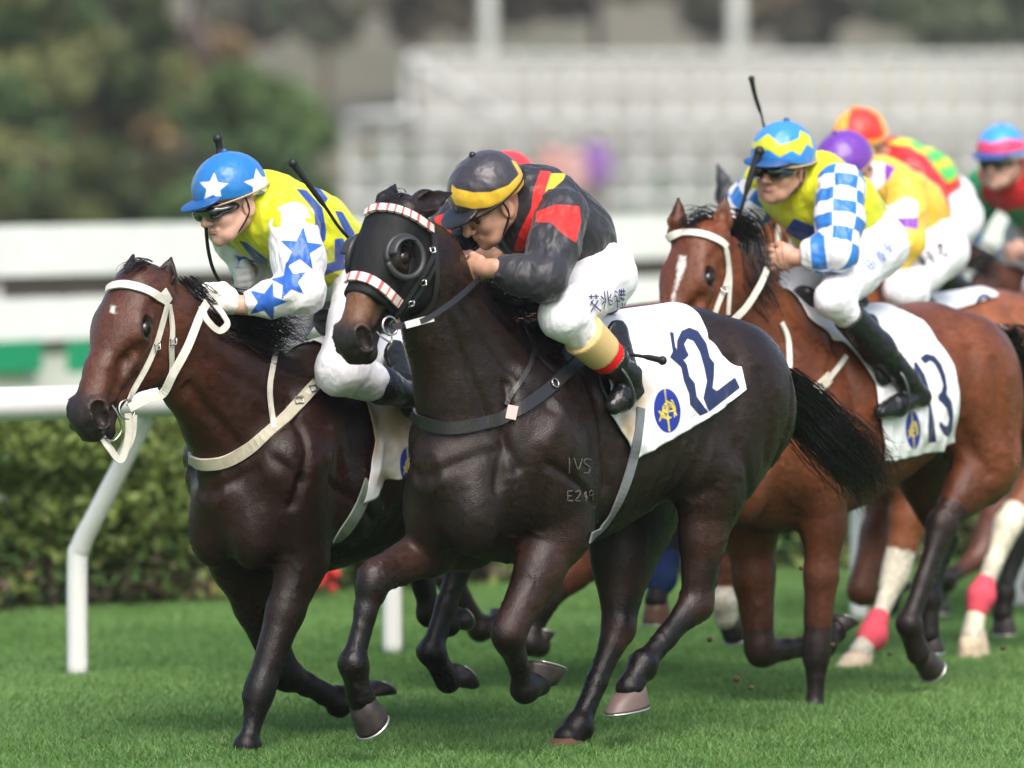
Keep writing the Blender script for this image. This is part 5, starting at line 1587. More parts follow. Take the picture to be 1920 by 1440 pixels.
R7 = build_rider(dict(label='jockey in red and green silks with blue and pink cap at right edge', face=(2, 12), skin=SKIN_PALE, seed=12, res=.007, peak=pk('peak_navy', (.02, .08, .3)),
  j=dict(head=(1876, 296, 0), neck=(1912, 335, 0), chest=(1925, 358, 0), mid=(1950, 385, 0), pelvis=(1975, 425, 0),
         shoulder_l=(1975, 345, .18), elbow_l=(1980, 430, .28), wrist_l=(1930, 470, .15), hand_l=(1900, 475, .08),
         shoulder_r=(1850, 348, -.18), elbow_r=(1826, 405, -.28), wrist_r=(1812, 470, -.2), hand_r=(1815, 485, -.12),
         hip_l=(2000, 450, .12), knee_l=(1950, 540, .25), ankle_l=(2010, 620, .25), toe_l=(1980, 660, .25), heel_l=(2020, 640, .25), hip_r=(1930, 440, -.12), knee_r=(1890, 530, -.22)),
  jacket=(m_j7, [('green', [c3([(1700, 700), (1800, 720), (1925, 690), (1925, 800), (1700, 790)])])]),
  sleeve=(layer_mat('sleeve_green_blue', (.02, .34, .12), [('blue', (.03, .25, .60))], .4, .5), [('blue', [c3([(1560, 790), (1720, 770), (1720, 960), (1560, 960)])])]),
  helmet=(layer_mat('cap_blue_pink', (.04, .30, .72), [('pink', (.80, .05, .15))], .4, .5), [('pink', [c3([(1645, 365), (1700, 355), (1760, 370), (1830, 350), (1930, 355), (1930, 400), (1850, 415), (1760, 420), (1645, 415)])])]),
  trunk=(.12, .13, .13), thigh=(.105, .092, .07), brl=.2, boot0=.2), H7.fr)

# ------------------------------------------------------------------ tack, number cloths, hair
HAIR = mat('hair_black', (.010, .009, .010), .42, .45)
WHITE_T = mat('white_tack', (.60, .58, .51), .5, .4, bump=[(90, .3, .002)], var=.1, vscale=40)
CREAM_T = mat('cream_tack', (.44, .40, .31), .55, .35, bump=[(60, .35, .003)], var=.18, vscale=30)
BLACK_T = mat('black_tack', (.014, .014, .016), .4, .5, bump=[(90, .3, .002)])
GREY_T = mat('girth_grey', (.16, .17, .18), .5, .4, bump=[(50, .3, .003)], var=.2, vscale=20)
METAL = mat('bit_metal', (.55, .54, .52), .25, .5, .95)
NAVYN, CLOTH_W = (.012, .022, .085), (.82, .82, .83)

def cat_bvh(*vf):
    V = np.concatenate([v for v, f in vf]); F = []; n = 0
    for v, f in vf: F.append(np.asarray(f) + n); n += len(v)
    return BVHTree.FromPolygons(V.tolist(), np.concatenate(F).tolist())

def cloth_thing(h, corners, label, numpolys, crestc, crest_r, dirt=None, wr=.006):
    V, F = saddle_cloth(h, corners, label, wr, (110, 84))
    V2, F2 = solid(V, F, .004)
    c = V.mean(0); c[1] = 0; c[2] -= .1
    root = empty('saddle_cloth', h.fr.wor(c), h.fr.rotz, label, 'saddle cloth', 'white number cloths under the saddles')
    gate = V2[:, 1] > 0
    layers = [('stain', (.42, .30, .17)), ('number', NAVYN), ('crest', (.012, .03, .28)), ('emblem', (.72, .58, .04))]
    key = 'cloth_white'
    m = MATS.get(key) or layer_mat(key, CLOTH_W, layers, .6, .3, bump=(16, .45, .010), sheen=.1)
    o = mesh('cloth', V2, F2, m, root, off=c)
    paint(o, V2, h.fr, 'number', [(lambda x, y, P_=P_: (P_(x, y) if callable(P_) else poly_sd(x, y, P_) - .3)) for P_ in (numpolys or [[(0, 0), (1, 0), (0, 1)]])], gate)
    cx, cy = crestc; rx, ry, rot = crest_r
    def ellsd(x, y, s=1.0):
        cc, ss_ = math.cos(rot), math.sin(rot); u = ((x - cx) * cc + (y - cy) * ss_) / rx; v = (-(x - cx) * ss_ + (y - cy) * cc) / ry
        return (s - np.hypot(u, v)) * min(rx, ry)
    paint(o, V2, h.fr, 'crest', [ellsd], gate)
    def tr(p): 
        cc, ss_ = math.cos(rot), math.sin(rot); return [(cx + a * rx * cc - b * ry * ss_, cy + a * rx * ss_ + b * ry * cc) for a, b in p]
    em = []
    w = max(rx * .13, 2.2)
    for pts in ([(-.05, -.95), (.05, .92)], [(.30, -.30), (.05, -.42), (-.28, -.20), (-.32, .10), (-.12, .34), (.22, .32)], [(-.62, .42), (-.30, -.02), (.38, -.22), (.66, .22)], [(-.6, .0), (-.3, .30)], [(.40, -.45), (.62, -.1), (.5, .28)], [(-.2, .05), (.45, .02)]):
        P_ = tr(pts); em.append(lambda x, y, P_=P_: line_sd(x, y, P_, w))
    paint(o, V2, h.fr, 'emblem', em, gate)
    if dirt:
        W = h.fr.wor(V2); x, y = project(W)
        d = np.full(len(V2), -50.0)
        for (dx, dy, r1, r2) in dirt:
            q = 1 - np.hypot((x - dx) / r1, (y - dy) / r2) + .55 * noise(V2, 14, 5) + .3 * noise(V2, 40, 6)
            d = np.maximum(d, q * 1.3 - .25)
        fattr(o, 'stain', np.where(gate, d, -2))
    else: fattr(o, 'stain', np.full(len(V2), -2.0))
    h.cloth = (V2, F2)
    return root

h2b, h4b, h1b = H2, H4, H1
n12 = [c5([(1332, 148), (1352, 150), (1360, 215), (1388, 262), (1412, 295), (1424, 350), (1448, 380), (1456, 440), (1510, 512), (1470, 530), (1424, 478), (1420, 430), (1396, 370), (1384, 310), (1333, 264), (1346, 238)]),
       c5([(1375, 262), (1364, 235), (1366, 188), (1386, 144), (1422, 128), (1462, 144), (1500, 200), (1516, 265), (1536, 290), (1534, 350), (1528, 402), (1546, 414), (1628, 352), (1652, 402), (1510, 512), (1484, 450), (1500, 370), (1488, 310), (1468, 240), (1440, 192), (1414, 182), (1400, 205), (1412, 236), (1422, 254), (1400, 278)])]
CL2 = cloth_thing(H2, dict(front=[(1112, 640), (1125, 685), (1142, 727), (1136, 777), (1160, 812), (1190, 858)], rear=[(1285, 579), (1308, 597), (1325, 643), (1350, 672), (1386, 693), (1394, 735)]),
                  'white saddle cloth with dark blue number 12 on the black horse', n12, (1251, 770), (25, 42, -.08), [(1196, 745, 22, 30), (1180, 800, 14, 30)])
n13 = [c6([(1278, 368), (1298, 366), (1345, 440), (1370, 520), (1382, 620), (1400, 720), (1414, 835), (1364, 840), (1362, 750), (1366, 640), (1330, 540), (1290, 474), (1272, 436), (1282, 420)]),
       c6([(1313, 345), (1350, 316), (1402, 330), (1442, 380), (1467, 450), (1477, 520), (1472, 552), (1502, 600), (1513, 680), (1502, 770), (1480, 810), (1453, 790), (1426, 742), (1430, 708), (1462, 737), (1476, 738), (1484, 700), (1470, 640), (1440, 604), (1422, 590), (1420, 560), (1440, 540), (1448, 500), (1430, 440), (1400, 382), (1375, 362), (1350, 380), (1338, 376)])]
CL4 = cloth_thing(H4, dict(front=[(1515, 600), (1539, 618), (1581, 647), (1612, 680), (1638, 720), (1642, 758), (1648, 800), (1655, 862)], rear=[(1684, 586), (1729, 608), (1752, 644), (1784, 689), (1794, 741), (1784, 828)]),
                  'white saddle cloth with dark blue number 13 on the bright bay horse', n13, (1712, 806), (14, 36, -.05), None)
CL1 = cloth_thing(H1, dict(front=[(608, 655), (650, 700), (684, 758), (697, 824), (690, 875), (678, 940)], rear=[(905, 615), (905, 680), (900, 760), (885, 850)]),
                  'white mud stained saddle cloth on the brown horse at the left', None, (766, 874), (16, 36, -.05), [(745, 790, 45, 60), (700, 800, 20, 60), (720, 900, 20, 14)], .011)
n9 = [lambda x, y: np.minimum((1 - np.hypot((x - 1846) / 17, (y - 570) / 20)) * 17, (np.hypot((x - 1846) / 9, (y - 570) / 11) - 1) * 9), lambda x, y: line_sd(x, y, [(1862, 570), (1868, 596), (1862, 616)], 9)]
CL5 = cloth_thing(H5, dict(front=[(1650, 520), (1690, 560), (1720, 620)], rear=[(1795, 496), (1845, 520), (1872, 560), (1886, 620)]),
                  'white saddle cloth with dark number 9 on the horse behind number thirteen', n9, (1740, 640), (12, 30, 0), None)

def girth(h, px, m, w=.045, name='girth'):
    bv = cat_bvh((h.V, h.F), h.cloth)
    mb = strap_on(h.fr, bv, px, w, .006, .006)
    if mb.V: return mb.build(name, m, h.root)
girth(H2, [(1199, 765), (1196, 800), (1188, 850), (1172, 905), (1150, 955), (1125, 990), (1104, 1008)], GREY_T, .034)
girth(H1, [(690, 905), (675, 945), (655, 980), (628, 1014)], mat('girth_green', (.20, .24, .19), .6, .3, var=.25, vscale=30), .05)

# saddles: a small dark racing saddle on each cloth
def saddle(h, r, t0, lab):
    fr = h.fr
    z = float(np.interp(t0, *zip(*sorted((q[0], q[1]) for q in TORSO)))) + h.S.get('dz', 0)
    P = [cone((t0 + .16, 0, z + .045), (t0 - .08, 0, z + .030), .028, .034, 2.4, .03), cone((t0 + .19, 0, z + .06), (t0 + .16, 0, z + .03), .03, .035, 1.5, .02),
         cone((t0 + .06, .19, z - .06), (t0 + .05, .245, z - .22), .055, .045, .35, .03), cone((t0 + .06, -.19, z - .06), (t0 + .05, -.245, z - .22), .055, .045, .35, .03)]
    V, F = sdf_mesh(P, .01)
    o0 = V3(t0, 0, z - .1)
    root = empty('saddle', fr.wor(o0), fr.rotz, lab, 'saddle', 'racing saddles')
    mesh('seat', V, F, BLACK_L, root, off=o0)
    for A, top, kn in r.st:
        MB().tube(A, .0055, 8, cap=False).build('stirrup_iron', mat('stirrup_dark', (.10, .10, .10), .35, .5, .7), root, off=o0)
        sg = 1 if top[1] > 0 else -1
        Q = spline([V3(t0 + .08, sg * .22, z - .12), (V3(t0 + .08, sg * .24, z - .12) + top) / 2 + V3(0, sg * .015, 0), top], 6)
        MB().ribbon(Q, [V3(.2, sg, 0)] * len(Q), .018, .004).build('stirrup_leather', BLACK_T, root, off=o0)
    return root
saddle(H2, R2, .10, 'small black racing saddle under the black silks jockey')
saddle(H1, R1, .12, 'small black racing saddle under the yellow jockey with starred cap')
saddle(H4, R4, .10, 'small black racing saddle under the zigzag cap jockey')

# ---- bridles
def surf(h, extra=None):
    parts = [(h.V, h.F)] + (extra or [])
    return cat_bvh(*parts)
def ring(c, r, n_, rad=.0035, m=24):
    n_ = norm(n_); a = norm(np.cross(n_, V3(.3, .2, 1))); b = np.cross(n_, a)
    return [c + r * (math.cos(t) * a + math.sin(t) * b) for t in np.linspace(0, 2 * math.pi, m)]
def free_strap(fr, pts, w, name, m, parent, n_=None, t=.004):
    P = spline([fr.J(*p) for p in pts], 6)
    N = np.array([norm(n_ if n_ is not None else V3(.3, 1, .2))] * len(P))
    return MB().ribbon(P, N, w, t).build(name, m, parent)

# black horse: hood with eye cups
def make_hood(h):
    P_, M_ = h.fr.J(*h.S['head'][0]), h.fr.J(*h.S['head'][1])
    hp, H, HR, hs = head_prims(P_, M_, 0, hood=.008)
    hp.append(cone(H(.05, -.06), h.NP[0], hs * .082 + .008, h.S['neck'][0][3] * .92 + .008, .72, .05))
    hp.append(half(H(.375, 0), HR[0], .004, 'i'))
    n_ = norm(-HR[0] * .52 - HR[2] * .50)
    hp.append(half(H(-.01, -.115), n_, .004, 'i'))
    for s_ in (-1, 1):
        hp.append(ball(H(.185, -.025, s_ * .112), hs * .064, .004, 's'))
        for e in h.S['ears']:
            pass
    V, F = sdf_mesh(hp, .007)
    V = smooth_mesh(V, F, 2)
    N = vnormals(V, F); V = (V + N * (.003 * noise(V, 16, 4) - .0015 * np.abs(noise(V * V3(1, 1, .4), 30, 5)))[:, None]).astype(np.float32)
    hood = mesh('blinker_hood', V, F, mat('hood_black', (.011, .011, .012), .66, .25, bump=[(500, .4, .001), (25, .3, .006)]), h.root)
    for s_ in (-1, 1):
        nn = norm(HR[1] * s_ + HR[2] * .35); c = H(.188, -.022, s_ * .086)
        R = [q for q in ring(c + nn * .012, hs * .064, nn, m=30)]
        MB().tube(R, .010, 8, 1).build('eye_cup', mat('cup_grey', (.035, .035, .038), .4, .4), hood)
        cup = []
        a = HR[2] * .8 - HR[0] * .5; 
        a = norm(a - nn * (a @ nn)); b = np.cross(nn, a)
        mb = MB(); m1, m2 = 14, 8; Vv = []
        for i in range(m1):
            t_ = -1.0 + 2.0 * i / (m1 - 1)
            for j in range(m2):
                f_ = j / (m2 - 1)
                rr = hs * (.064 - .016 * f_ ** 1.5)
                Vv.append(c + nn * (.014 + .030 * math.sin(f_ * 1.5)) + (a * math.cos(t_) + b * math.sin(t_)) * rr)
        Fv = np.array([(i * m2 + j, i * m2 + j + 1, (i + 1) * m2 + j + 1, (i + 1) * m2 + j) for i in range(m1 - 1) for j in range(m2 - 1)])
        v2, f2 = solid(np.array(Vv), Fv, .003)
        mesh('cup_shade', v2, f2, mat('cup_grey', (.035, .035, .038), .4, .4), hood)
    return (V, F)
hoodVF = make_hood(H2)
B2 = surf(H2, [hoodVF])

def fleece(mb_name, h, bv, px, w, parent):
    """pale red and white patterned band"""
    m, nt, bs = nodes('patterned_band')
    a = nt.nodes.new('ShaderNodeAttribute'); a.attribute_name = 'run'
    cr = nt.nodes.new('ShaderNodeValToRGB'); cr.color_ramp.interpolation = 'CONSTANT'
    cr.color_ramp.elements[0].color = (.72, .62, .60, 1); cr.color_ramp.elements[1].position = .55; cr.color_ramp.elements[1].color = (.55, .10, .10, 1)
    nt.links.new(a.outputs['Fac'], cr.inputs[0]); nt.links.new(cr.outputs[0], bs.inputs['Base Color']); bs.inputs['Roughness'].default_value = .8
    mb = strap_on(h.fr, bv, px, w, .008, .010, step=3)
    o = mb.build(mb_name, m, parent)
    k = np.arange(len(o.data.vertices)) // 4
    fattr(o, 'run', (k % 4) / 4 * (np.arange(len(k)) % 4 > 0))
    return o
fleece('noseband', H2, B2, [(651, 530), (664, 520), (690, 524), (716, 541), (746, 568)], .030, H2.root)
fleece('browband', H2, B2, [(690, 402), (708, 392), (742, 395), (778, 410), (806, 430)], .026, H2.root)
for nm, px, w in (('cheek_strap', [(806, 432), (808, 470), (800, 498), (770, 545), (740, 590), (727, 606)], .017), ('cheek_strap', [(812, 440), (813, 490), (806, 510), (780, 550), (752, 588), (735, 610)], .014),
                  ('throat_strap', [(810, 440), (815, 500), (812, 560), (790, 590), (770, 600)], .016)):
    mb = strap_on(H2.fr, B2, px, w, .010, .005)
    if mb.V: mb.build(nm, BLACK_T, H2.root)
bit2 = H2.fr.J(731, 611, .065)
MB().tube(ring(bit2, .028, V3(.2, 1, .1)), .004, 8, cap=False).build('bit_ring', METAL, H2.root)
MB().tube(spline([H2.fr.J(706, 622, .05), H2.fr.J(716, 632, .06), H2.fr.J(733, 642, .07), H2.fr.J(734, 630, .07), H2.fr.J(726, 618, .065)], 8), .0028, 8, cap=False).build('bit_loop', METAL, H2.root)
free_strap(H2.fr, [(735, 612, .07), (765, 608, .09), (800, 598, .12), (850, 565, .135), (888, 532, .12), (899, 520, .09), (888, 508, .07)], .018, 'rein', BLACK_T, H2.root)
free_strap(H2.fr, [(760, 610, .095), (812, 596, .125)], .022, 'rein_grip', mat('rein_patch', (.6, .6, .6), .4, .4), H2.root)
free_strap(H2.fr, [(690, 622, -.05), (720, 610, -.09), (780, 560, -.12), (850, 500, -.10), (880, 490, -.06)], .016, 'rein', BLACK_T, H2.root)
mb = strap_on(H2.fr, B2, c5([(168, 505), (190, 525), (250, 562), (350, 583), (480, 562), (600, 527), (700, 467), (800, 392), (870, 330), (940, 270)]), .040, .010, .008); mb.build('breast_strap', BLACK_T, H2.root)
mb = strap_on(H2.fr, B2, c5([(596, 480), (655, 380), (700, 300), (716, 235), (690, 160), (655, 105)]), .016, .008, .006); mb.build('neck_strap', BLACK_T, H2.root)
mb = strap_on(H2.fr, B2, c5([(716, 240), (760, 290), (800, 330)]), .012, .008, .005); mb.build('neck_strap', BLACK_T, H2.root)
mb = strap_on(H2.fr, B2, c5([(598, 512), (645, 520)]), .045, .018, .006); mb.build('strap_tag', mat('tag_pink', (.62, .40, .38), .6), H2.root)
mb = MB(); p, n_ = hit(H2.fr, B2, 1033, 722, .020)
if p is not None: mb.tube(ring(p, .014, n_), .003, 6).build('buckle', METAL, H2.root)

# freeze brand: short strokes of pale hair
def brand(h, bv, strokes, w, m, name='freeze_brand'):
    mb = MB()
    for s_ in strokes: strap_on(h.fr, bv, s_, w, .004, .0015, mb=mb, step=5, curve=len(s_) > 3)
    if mb.V: mb.build(name, m, h.root)
BRM = mat('brand_hair', (.11, .095, .09), .7, .2, var=.4, vscale=120)
brand(H2, H2.bvh, [[(1066, 858), (1067, 886)], [(1075, 858), (1082, 884), (1090, 860)], [(1106, 862), (1096, 860), (1093, 868), (1104, 876), (1102, 886), (1092, 886)],
                   [(1063, 920), (1063, 938)], [(1063, 920), (1072, 920)], [(1063, 929), (1070, 929)], [(1063, 938), (1073, 938)], [(1077, 922), (1085, 920), (1085, 928), (1077, 938), (1087, 938)],
                   [(1096, 921), (1090, 933), (1100, 933)], [(1097, 921), (1097, 940)], [(1110, 926), (1104, 928), (1104, 921), (1110, 920), (1110, 938)]], .0035, BRM)

# white bridles: left horse and number thirteen
def white_bridle(h, S, m=WHITE_T):
    bv = surf(h)
    for nm, px, w in S['on']:
        mb = strap_on(h.fr, bv, px, w, .007, .006)
        if mb.V: mb.build(nm, m, h.root)
    for nm, pts, w in S['free']: free_strap(h.fr, pts, w, nm, m, h.root)
    if 'bit' in S:
        c = h.fr.J(*S['bit']); MB().tube(ring(c, .030, V3(.2, 1, .1)), .004, 8, cap=False).build('bit_ring', METAL, h.root)
white_bridle(H1, dict(bit=(238, 768, .07), on=[('browband', [(203, 545), (212, 538), (236, 535), (268, 543), (296, 556), (312, 567)], .028), ('cheek_strap', [(310, 566), (306, 590), (294, 635), (272, 690), (246, 735), (232, 758)], .018),
    ('cheek_strap', [(314, 572), (320, 610), (319, 650), (318, 690), (310, 720)], .018), ('head_strap', [(314, 566), (309, 556), (303, 546)], .03)],
    free=[('rein', [(242, 765, .08), (275, 748, .10), (305, 738, .13), (325, 700, .16), (352, 650, .17), (376, 590, .13), (388, 568, .08)], .028),
          ('rein', [(378, 576, .12), (388, 600, .15), (410, 620, .16), (426, 608, .15), (418, 590, .11), (404, 572, .07)], .022),
          ('bit_strap', [(190, 818, .03), (205, 840, .05), (226, 862, .06), (240, 820, .07), (240, 775, .075)], .024),
          ('bit_strap', [(226, 862, .05), (248, 820, .07), (252, 778, .08)], .018)]))
MB().tube(spline([H1.fr.J(197, 822, .04), H1.fr.J(214, 826, .07), H1.fr.J(228, 806, .08), H1.fr.J(222, 780, .08), H1.fr.J(210, 760, .07)], 8), .004, 8, cap=False).build('bit_loop', METAL, H1.root)
bv1 = surf(H1)
strap_on(H1.fr, bv1, [(360, 858), (372, 866), (392, 869), (428, 862), (483, 831), (537, 784), (574, 740), (592, 722)], .040, .008, .010).build('breast_strap', CREAM_T, H1.root)
strap_on(H1.fr, bv1, [(572, 742), (590, 724), (608, 708)], .020, .012, .006).build('breast_strap', WHITE_T, H1.root)
strap_on(H1.fr, bv1, [(514, 658), (508, 690), (503, 718), (503, 748), (506, 772), (514, 806)], .018, .008, .007).build('neck_strap', WHITE_T, H1.root)
white_bridle(H4, dict(bit=(1330, 640, .05), on=[('browband', [(1248, 452), (1262, 442), (1290, 438), (1322, 442), (1350, 454), (1360, 464)], .028), ('cheek_strap', [(1358, 466), (1362, 500), (1360, 530), (1346, 565), (1334, 600)], .018),
    ('cheek_strap', [(1360, 470), (1366, 520), (1364, 560), (1362, 590)], .016)],
    free=[('rein', [(1340, 640, .10), (1372, 604, .13), (1400, 575, .16), (1425, 535, .17), (1438, 505, .12)], .024), ('rein', [(1370, 482, -.06), (1384, 466, -.02), (1402, 472, .02), (1400, 486, .05), (1390, 482, .07)], .026)]))
bv4 = surf(H4)
for pts, w, m in (([(1462, 606), (1473, 630), (1478, 660), (1478, 700), (1476, 728)], .020, WHITE_T), ([(1515, 752), (1535, 728), (1552, 708)], .040, CREAM_T), ([(1550, 712), (1568, 690), (1586, 668)], .018, WHITE_T), ([(1440, 800), (1475, 785), (1516, 752)], .04, CREAM_T)):
    mb = strap_on(H4.fr, bv4, pts, w, .008, .007)
    if mb.V: mb.build('breast_strap', m, H4.root)
bv5 = surf(H5)
for pts in ([(1454, 425), (1456, 450), (1454, 474)], [(1478, 430), (1480, 455), (1476, 480)], [(1360, 400), (1390, 396), (1430, 402)]):
    mb = strap_on(H5.fr, bv5, pts, .018, .008, .006)
    if mb.V: mb.build('cheek_strap', WHITE_T, H5.root)

# ---- manes, forelocks, tails
def add_hair(h, name, path, n, seed, spread, **k):
    P = [h.fr.J(*p) for p in path]
    return hair_along(MB(), P, n, seed, spread, **k).build(name, HAIR, h.root)
add_hair(H2, 'tail', [(1462, 728, 0), (1510, 768, 0), (1550, 812, .02), (1595, 855, .03), (1630, 895, .03), (1655, 930, .04)], 1200, 1, .075, spread_end=.12, jitter=.022, r=.0027, lens=(.45, .97))
add_hair(H2, 'tail_wisp', [(1470, 735, 0), (1530, 785, 0), (1590, 815, .02), (1640, 850, .03), (1672, 880, .03)], 60, 2, .05, spread_end=.08, jitter=.03, r=.004, lens=(.6, 1.0))
add_hair(H2, 'mane', [(925, 560, .0), (955, 562, .02), (985, 568, .04), (1012, 588, .06), (1022, 612, .07)], 200, 3, .07, spread_end=.09, jitter=.02, r=.0035)
for k, (a, b) in enumerate((((870, 500), (945, 566)), ((900, 540), (985, 600)))):
    add_hair(H2, 'mane', [(a[0], a[1], 0), ((a[0] + b[0]) / 2, (a[1] + b[1]) / 2 - 2, .03), (b[0], b[1], .06)], 90, 20 + k, .05, r=.003)
add_hair(H2, 'forelock', [(748, 372, 0), (740, 366, .02), (725, 370, .03), (712, 382, .03)], 24, 4, .03, r=.002)
add_hair(H1, 'mane', [(330, 540, 0), (352, 562, .02), (385, 590, .03), (420, 600, .05), (450, 612, .07)], 180, 5, .06, spread_end=.07, jitter=.02, r=.0035)
add_hair(H1, 'mane', [(400, 590, 0), (440, 596, .03), (490, 608, .06), (530, 622, .09), (572, 630, .10)], 300, 6, .09, spread_end=.07, jitter=.02, r=.0035)
add_hair(H1, 'mane', [(430, 600, 0), (465, 625, .04), (505, 645, .08), (545, 650, .10)], 160, 8, .06, spread_end=.05, jitter=.02, r=.0035)
add_hair(H1, 'forelock', [(275, 505, 0), (262, 500, .02), (244, 508, .02), (232, 520, .02)], 70, 7, .035, jitter=.005, r=.0028)
add_hair(H4, 'forelock', [(1330, 418, 0), (1312, 412, 0), (1294, 420, .0), (1282, 436, 0)], 130, 9, .05, r=.003)
add_hair(H4, 'mane', [(1372, 430, 0), (1395, 450, .02), (1405, 500, .05), (1425, 540, .08), (1450, 570, .08)], 320, 10, .09, spread_end=.10, jitter=.02, r=.004)
add_hair(H4, 'tail', [(1880, 640, 0), (1915, 670, 0), (1960, 720, .02), (2000, 790, .03)], 200, 11, .07, spread_end=.16, jitter=.03, r=.005)
add_hair(H1, 'tail', [(1010, 720, 0), (1060, 760, 0), (1100, 800, .02), (1140, 860, .03)], 120, 12, .06, spread_end=.12, jitter=.03, r=.005)
for h, a in ((H3, (1330, 600)), (H5, (1985, 560)), (H6, (2100, 540)), (H7, (2330, 540))):
    add_hair(h, 'tail', [(a[0], a[1], 0), (a[0] + 40, a[1] + 40, 0), (a[0] + 80, a[1] + 110, .02), (a[0] + 110, a[1] + 190, .02)], 80, 13, .06, spread_end=.12, r=.006)
add_hair(H5, 'mane', [(1420, 400, 0), (1450, 430, .02), (1500, 470, .05), (1560, 500, .07)], 160, 15, .08, spread_end=.08, r=.005)
add_hair(H7, 'mane', [(1770, 480, 0), (1800, 478, .02), (1840, 490, .05), (1880, 510, .07)], 120, 16, .08, spread_end=.08, r=.006)

# ---- whips
whip(H1.fr, [(408, 260, -.10), (411, 285, -.10), (400, 340, -.10), (388, 400, -.10), (388, 450, -.10), (398, 500, -.10), (418, 540, -.09), (424, 552, -.09)], 'black whip held upright before the yellow jockey\'s starred cap', .011)
whip(H2.fr, [(549, 306, -.30), (578, 345, -.28), (610, 388, -.26), (650, 442, -.24), (740, 520, -.2), (868, 496, -.08)], 'black whip slanting across the yellow jockey\'s back beside the hooded head', .010)
whip(H4.fr, [(1424, 284, .02), (1408, 330, .0), (1392, 385, -.02), (1376, 435, -.05), (1366, 470, -.07)], 'thick black whip in front of the zigzag cap jockey\'s face', .013)
whip(H4.fr, [(1409, 148, -.30), (1416, 180, -.30), (1424, 205, -.30), (1430, 226, -.30), (1440, 290, -.28), (1420, 400, -.24), (1390, 470, -.12)], 'thin black whip standing up behind the blue zigzag cap', .008)
w_ = whip(H2.fr, [(1242, 676, .30), (1215, 670, .29), (1180, 664, .28), (1160, 656, .27)], 'short dark whip end lying against the number 12 cloth', .010)

# ---- writing on the breeches, drawn as fine strokes
INKM = mat('ink_blue', (.02, .03, .12), .6); INKL = mat('ink_light', (.10, .22, .55), .6); INKK = mat('ink_black', (.03, .03, .04), .6)
def writing(r, glyph, x, y, sx_, sy_, rot, w, m):
    mb = MB(); c, s = math.cos(rot), math.sin(rot)
    for g in glyph:
        px = [(x + (a * sx_) * c - (b * sy_) * s, y + (a * sx_) * s + (b * sy_) * c) for a, b in g]
        strap_on(r.fr, r.bvh_br, px, w, .006, .0015, mb=mb, step=4, curve=False)
    if mb.V: mb.build('lettering', m, r.root, off=r.off)
R2.fr, R4.fr, R5.fr = H2.fr, H4.fr, H5.fr
AI = [[(-.4, -.35), (.4, -.35)], [(-.2, -.5), (-.2, -.2)], [(.2, -.5), (.2, -.2)], [(-.05, -.15), (-.4, .1)], [(.3, -.1), (-.05, .2), (-.4, .5)], [(-.3, -.05), (.0, .2), (.42, .5)]]
ZHAO = [[(-.12, -.5), (-.12, .15), (-.35, .5)], [(.12, -.5), (.12, .4), (.45, .4), (.45, .2)], [(-.45, -.25), (-.25, -.08)], [(-.45, .2), (-.2, .05)], [(.4, -.3), (.22, -.1)], [(.22, .0), (.42, .12)]]
LI = [[(-.4, -.4), (-.2, -.3)], [(-.45, -.15), (-.15, -.15), (-.42, .2)], [(-.28, 0), (-.28, .5)], [(-.2, .1), (-.1, .2)], [(.0, -.5), (.0, -.15)], [(-.08, -.38), (.45, -.38)], [(.15, -.5), (.15, -.15)], [(.33, -.5), (.33, -.15)], [(-.05, -.18), (.45, -.18)], [(0, -.02), (.42, -.02), (.42, .18), (0, .18), (0, -.02)], [(.1, .28), (.16, .42)], [(.36, .28), (.3, .42)], [(-.05, .5), (.5, .5)]]
TIAN = [[(-.4, -.4), (.4, -.4), (.4, .4), (-.4, .4), (-.4, -.4)], [(0, -.4), (0, .4)], [(-.4, 0), (.4, 0)]]
TAI = [[(-.35, -.4), (.35, -.4)], [(-.4, -.22), (.4, -.22)], [(-.45, -.04), (.45, -.04)], [(.05, -.5), (-.1, -.04), (-.45, .3)], [(.1, -.04), (.45, .25)], [(0, .05), (0, .5)], [(-.25, .15), (-.1, .28)], [(.25, .12), (.08, .3)], [(-.3, .45), (-.05, .3)], [(.05, .3), (.3, .45)]]
AN = [[(0, -.5), (0, -.38)], [(-.42, -.18), (-.42, -.36), (.42, -.36), (.42, -.18)], [(-.05, -.28), (-.3, .15), (.35, .5)], [(.25, -.05), (.0, .3), (-.38, .5)], [(-.48, .02), (.48, .02)]]
for g, x, y in ((AI, 1112, 568), (ZHAO, 1135, 562), (LI, 1160, 558)): writing(R2, g, x, y, 23, 32, -.12, .0038, INKM)
for g, x, y in ((TIAN, 1631, 496), (TAI, 1650, 481), (AN, 1663, 464)): writing(R4, g, x, y, 19, 23, -.70, .0026, INKL)
for g, x, y in ((TAI, 1728, 489), (AN, 1744, 482), (LI, 1763, 470)): writing(R5, g, x, y, 15, 24, -.5, .005, INKK)

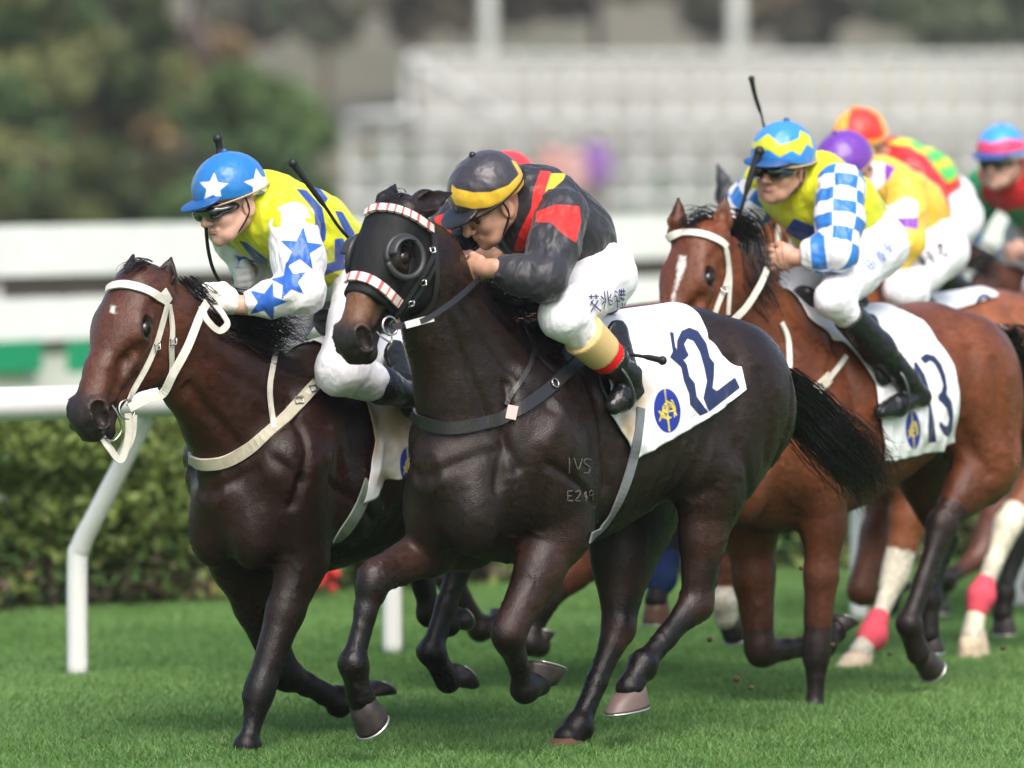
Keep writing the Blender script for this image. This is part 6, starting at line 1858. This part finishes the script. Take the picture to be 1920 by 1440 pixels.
# gloves of the left rider
_g = hand_prims(R1.j['wrist_l'], R1.j['hand_l'] - R1.j['wrist_l'], V3(.2, 0, 1), V3(0, -1, -.2)) 
for s in ('_l', '_r'):
    W = R1.j['wrist' + s]; d = R1.j['hand' + s] - W; sg = 1 if s == '_l' else -1
    g = hand_prims(W + norm(d) * .004, d, V3(.2, 0, 1), V3(0, -sg, -.2), sc=1.0)
    for q in g:
        if q['t'] == 'c': q['ra'] += .004; q['rb'] += .004
    g = [q for q in g if q['t'] == 'e' or True]
    for q in g:
        if q['t'] == 'e': q['r'] = q['r'] + .005
    g[0] = cone(W + norm(d) * .012, W + norm(d) * .035, .031, .032, 1, .012)
    V, F = sdf_mesh(g, .0045); V = V + vnormals(V, F) * (.0015 * noise(V, 70, 2))[:, None]
    mesh('glove', V, F, WHITE_G, R1.root, off=R1.off)

# the clods kicked up by the hooves
EARTH = mat('clod_earth', (.06, .045, .02), .9, bump=[(80, .6, .004)])
for i, (px, py, Y, r_) in enumerate(((1380, 1274, 21, .010), (1330, 1200, 20.8, .006), (1502, 1066, 21, .005), (1560, 1210, 21.5, .006), (1408, 1290, 20.6, .006), (1668, 1226, 22.2, .006), (1880, 1216, 22, .007))):
    p = at(px, py, Y); V, F = sdf_mesh([ell((0, 0, 0), (r_, r_ * .6, r_ * .8)), ell((r_ * .5, 0, r_ * .4), (r_ * .6, r_ * .5, r_ * .5))], r_ / 4, pad=.01)
    o = mesh('clod', V, F, EARTH, None); o.location = p
    tag(o, 'tiny dark clod of turf flying between the horses\' legs', 'clod', 'clods of turf thrown up by the hooves')

# small buckles on the straps
def buckle(h, px, py, r_=.013, off=.014):
    bv = B2 if h is H2 else surf(h)
    p, n_ = hit(h.fr, bv, px, py, off)
    if p is not None:
        mb = MB(); a = norm(np.cross(n_, V3(.2, .1, 1))); b = np.cross(n_, a)
        mb.tube([p + r_ * (sx_ * a + sy_ * b) for sx_, sy_ in ((-1, -.8), (1, -.8), (1, .8), (-1, .8), (-1, -.8))], .0028, 6); mb.build('buckle', METAL, h.root)
for q in ((786, 530), (764, 566), (803, 470)): buckle(H2, *q, .010, .020)
for q in ((288, 650), (319, 640), (560, 752), (583, 733)): buckle(H1, *q, .012, .018)
for q in ((1352, 545), (1534, 730)): buckle(H4, *q, .012, .018)
